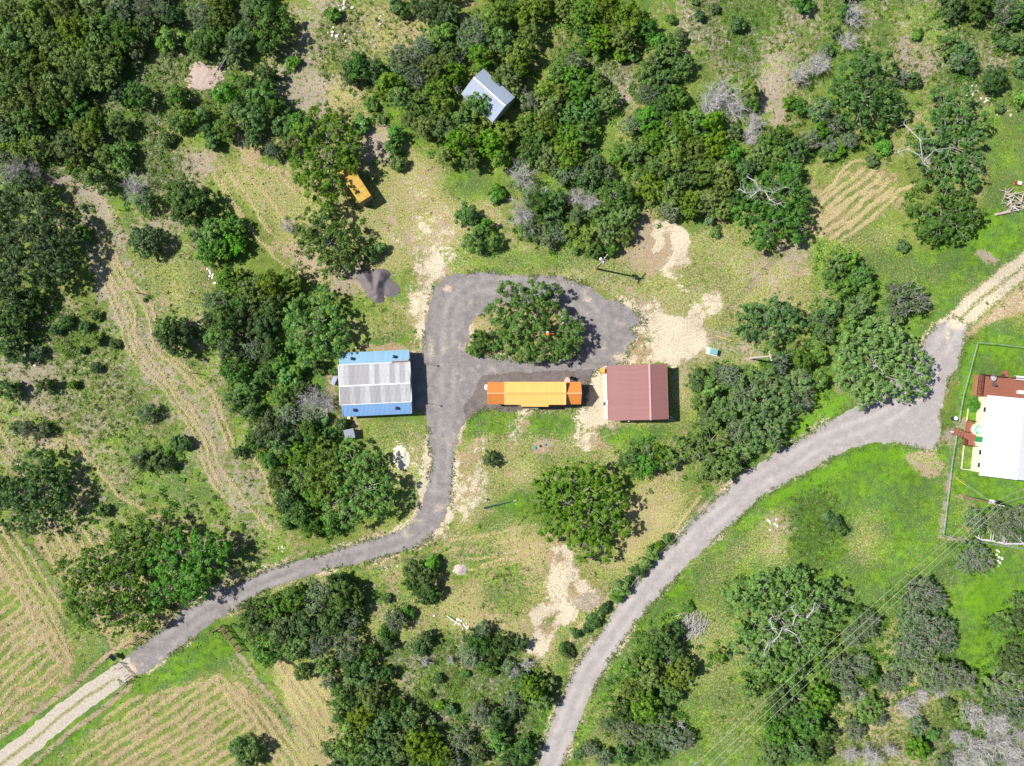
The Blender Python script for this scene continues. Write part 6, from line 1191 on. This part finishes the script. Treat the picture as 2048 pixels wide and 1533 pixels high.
# ------------------------------------------------------------------ rough grass, weeds, fine twigs and stones nobody could count
g = np.random.default_rng(77)
def scatter(n_, accept):
    x = g.uniform(-93, 93, n_); y = g.uniform(-70, 70, n_); c_, fl, z, hy_ = cover_at(x, y); p_ = accept(c_, hy_) * (fl < .25); k = g.random(n_) < p_; return x[k], y[k], z[k], {a: b_[k] for a, b_ in c_.items()}
def blades(name, label, x, y, z, cnt, spread, size, mat, tilt=.6, tint=None):
    k = len(x); px_ = np.repeat(x, cnt) + g.normal(size=k * cnt) * spread; py_ = np.repeat(y, cnt) + g.normal(size=k * cnt) * spread; pz = np.repeat(z, cnt) + g.random(k * cnt) * spread * .8 + size * .3
    Nn = g.normal(size=(k * cnt, 3)) * tilt + np.array([0, 0, .8]); V, F_ = leaf_quads(np.stack([px_, py_, pz], 1), Nn, size * (.6 + .8 * g.random(k * cnt)), g, 1.7)
    T = g.random(k * cnt) if tint is None else np.clip(np.repeat(tint, cnt) * .6 + g.random(k * cnt) * .5, 0, 1)
    return tag(link(bpy.data.objects.new(name, leaf_obj_mesh(name, (V, F_, T), mat))), label, kind="stuff")
tx = np.array([[T[4].location.x, T[4].location.y, max(T[3] * S, 1.0) * 1.3] for T in TREES])
def wood(x, y):
    d = np.zeros(len(x))
    for a_, b_, r_ in tx: d += np.exp(-((x - a_) ** 2 + (y - b_) ** 2) / (r_ * r_ * 1.2))
    return d
x = g.uniform(-93, 93, 60000); y = g.uniform(-70, 70, 60000); c_, fl, z, hy_ = cover_at(x, y); wd = wood(x, y); kp = (fl < .1) & (g.random(60000) < np.clip(wd - .55, 0, 1) * .22) & (hy_ < .2)
UG = (x[kp], y[kp], z[kp] + .1)
gl = leaf_mat("grass_blades", (.10, .14, .03), (.28, .32, .11), .2); wl_ = leaf_mat("weed_leaves", (.05, .10, .018), (.16, .25, .05), .2); st = leaf_mat("straw_blades", (.52, .43, .21), (.84, .73, .44), .25)
x, y, z, c_ = scatter(90000, lambda c, h: np.clip(c['k'] * 1.1 + c['g'] * .25 - c['c'] - .1, 0, 1) * .8)
blades("rough_grass", "tufts of rough green grass over the pasture", x, y, z, 3, .12, .10, gl, .7)
x, y, z, c_ = scatter(40000, lambda c, h: np.clip(c['k'] * 1.3 - .30, 0, 1) * .55)
blades("weed_clumps", "low leafy weeds scattered through the scrub", x, y, z + .05, 14, .20, .10, wl_, .8, g.random(len(x)))
ex_ = g.uniform(-93, 93, 500000); ey_ = g.uniform(-70, 70, 500000); qx, qy = 1024 + ex_ / S, 766.5 - ey_ / S; m_ = (qx > 230) & (qy > 530) & (qx < 1960) & ~((qx > 680) & (qx < 850) & (qy > 690) & (qy < 845)); ex_, ey_, qx, qy = ex_[m_], ey_[m_], qx[m_], qy[m_]
fe_ = np.maximum(f_drive(qx, qy), f_road(qx, qy)); kp = (fe_ > -7) & (fe_ < 3.5) & (g.random(len(fe_)) < .5) & (fbm(qx, qy, 40, 700, 3) < .56); 
blades("verge_grass", "short grass creeping over the edges of the gravel", ex_[kp], ey_[kp], np.zeros(kp.sum()) + .01, 4, .14, .085, gl, .7)
blades("undergrowth", "low green brush growing between the woodland trees", *UG, 26, .30, .12, leaf_mat("brush_leaves", (.04, .10, .018), (.16, .28, .05), .25), .8, g.random(len(UG[0])))
hj, hi = np.nonzero(hay > .5); hk = g.integers(0, len(hj), 42000); x = gx[hi[hk]] + g.uniform(-.16, .16, 42000); y = gy[hj[hk]] + g.uniform(-.16, .16, 42000); z = GZ[hj[hk], hi[hk]]; in_ = (np.abs(x) < 94) & (np.abs(y) < 71); x, y, z = x[in_], y[in_], z[in_]
blades("cut_straw", "cut straw lying in windrows and on dry patches", x, y, z, 3, .07, .055, st, .3)
x, y, z, c_ = scatter(30000, lambda c, h: np.clip((c['c'] - .25), 0, 1) * .25 + np.clip(c['b'] * c['k'] - .25, 0, 1) * .25)
k = len(x); sz = .035 + .09 * g.random(k) ** 3; base_ = np.array([(1, 0, 0), (0, 1, 0), (-1, 0, 0), (0, -1, 0), (0, 0, .9)]); ro = g.random(k) * 6.28; cs_, sn_ = np.cos(ro), np.sin(ro)
V = np.stack([np.stack([x + sz * (b_[0] * cs_ - b_[1] * sn_), y + sz * (b_[0] * sn_ + b_[1] * cs_), z + .005 + sz * b_[2]], 1) for b_ in base_], 1).reshape(-1, 3)
F_ = (np.arange(k)[:, None, None] * 5 + np.array([(0, 1, 4), (1, 2, 4), (2, 3, 4), (3, 0, 4)])[None]).reshape(-1, 3)
tag(link(bpy.data.objects.new("loose_stones", np_mesh("loose_stones", V, F_, [limew]))), "small pale stones lying on bare ground", kind="stuff")
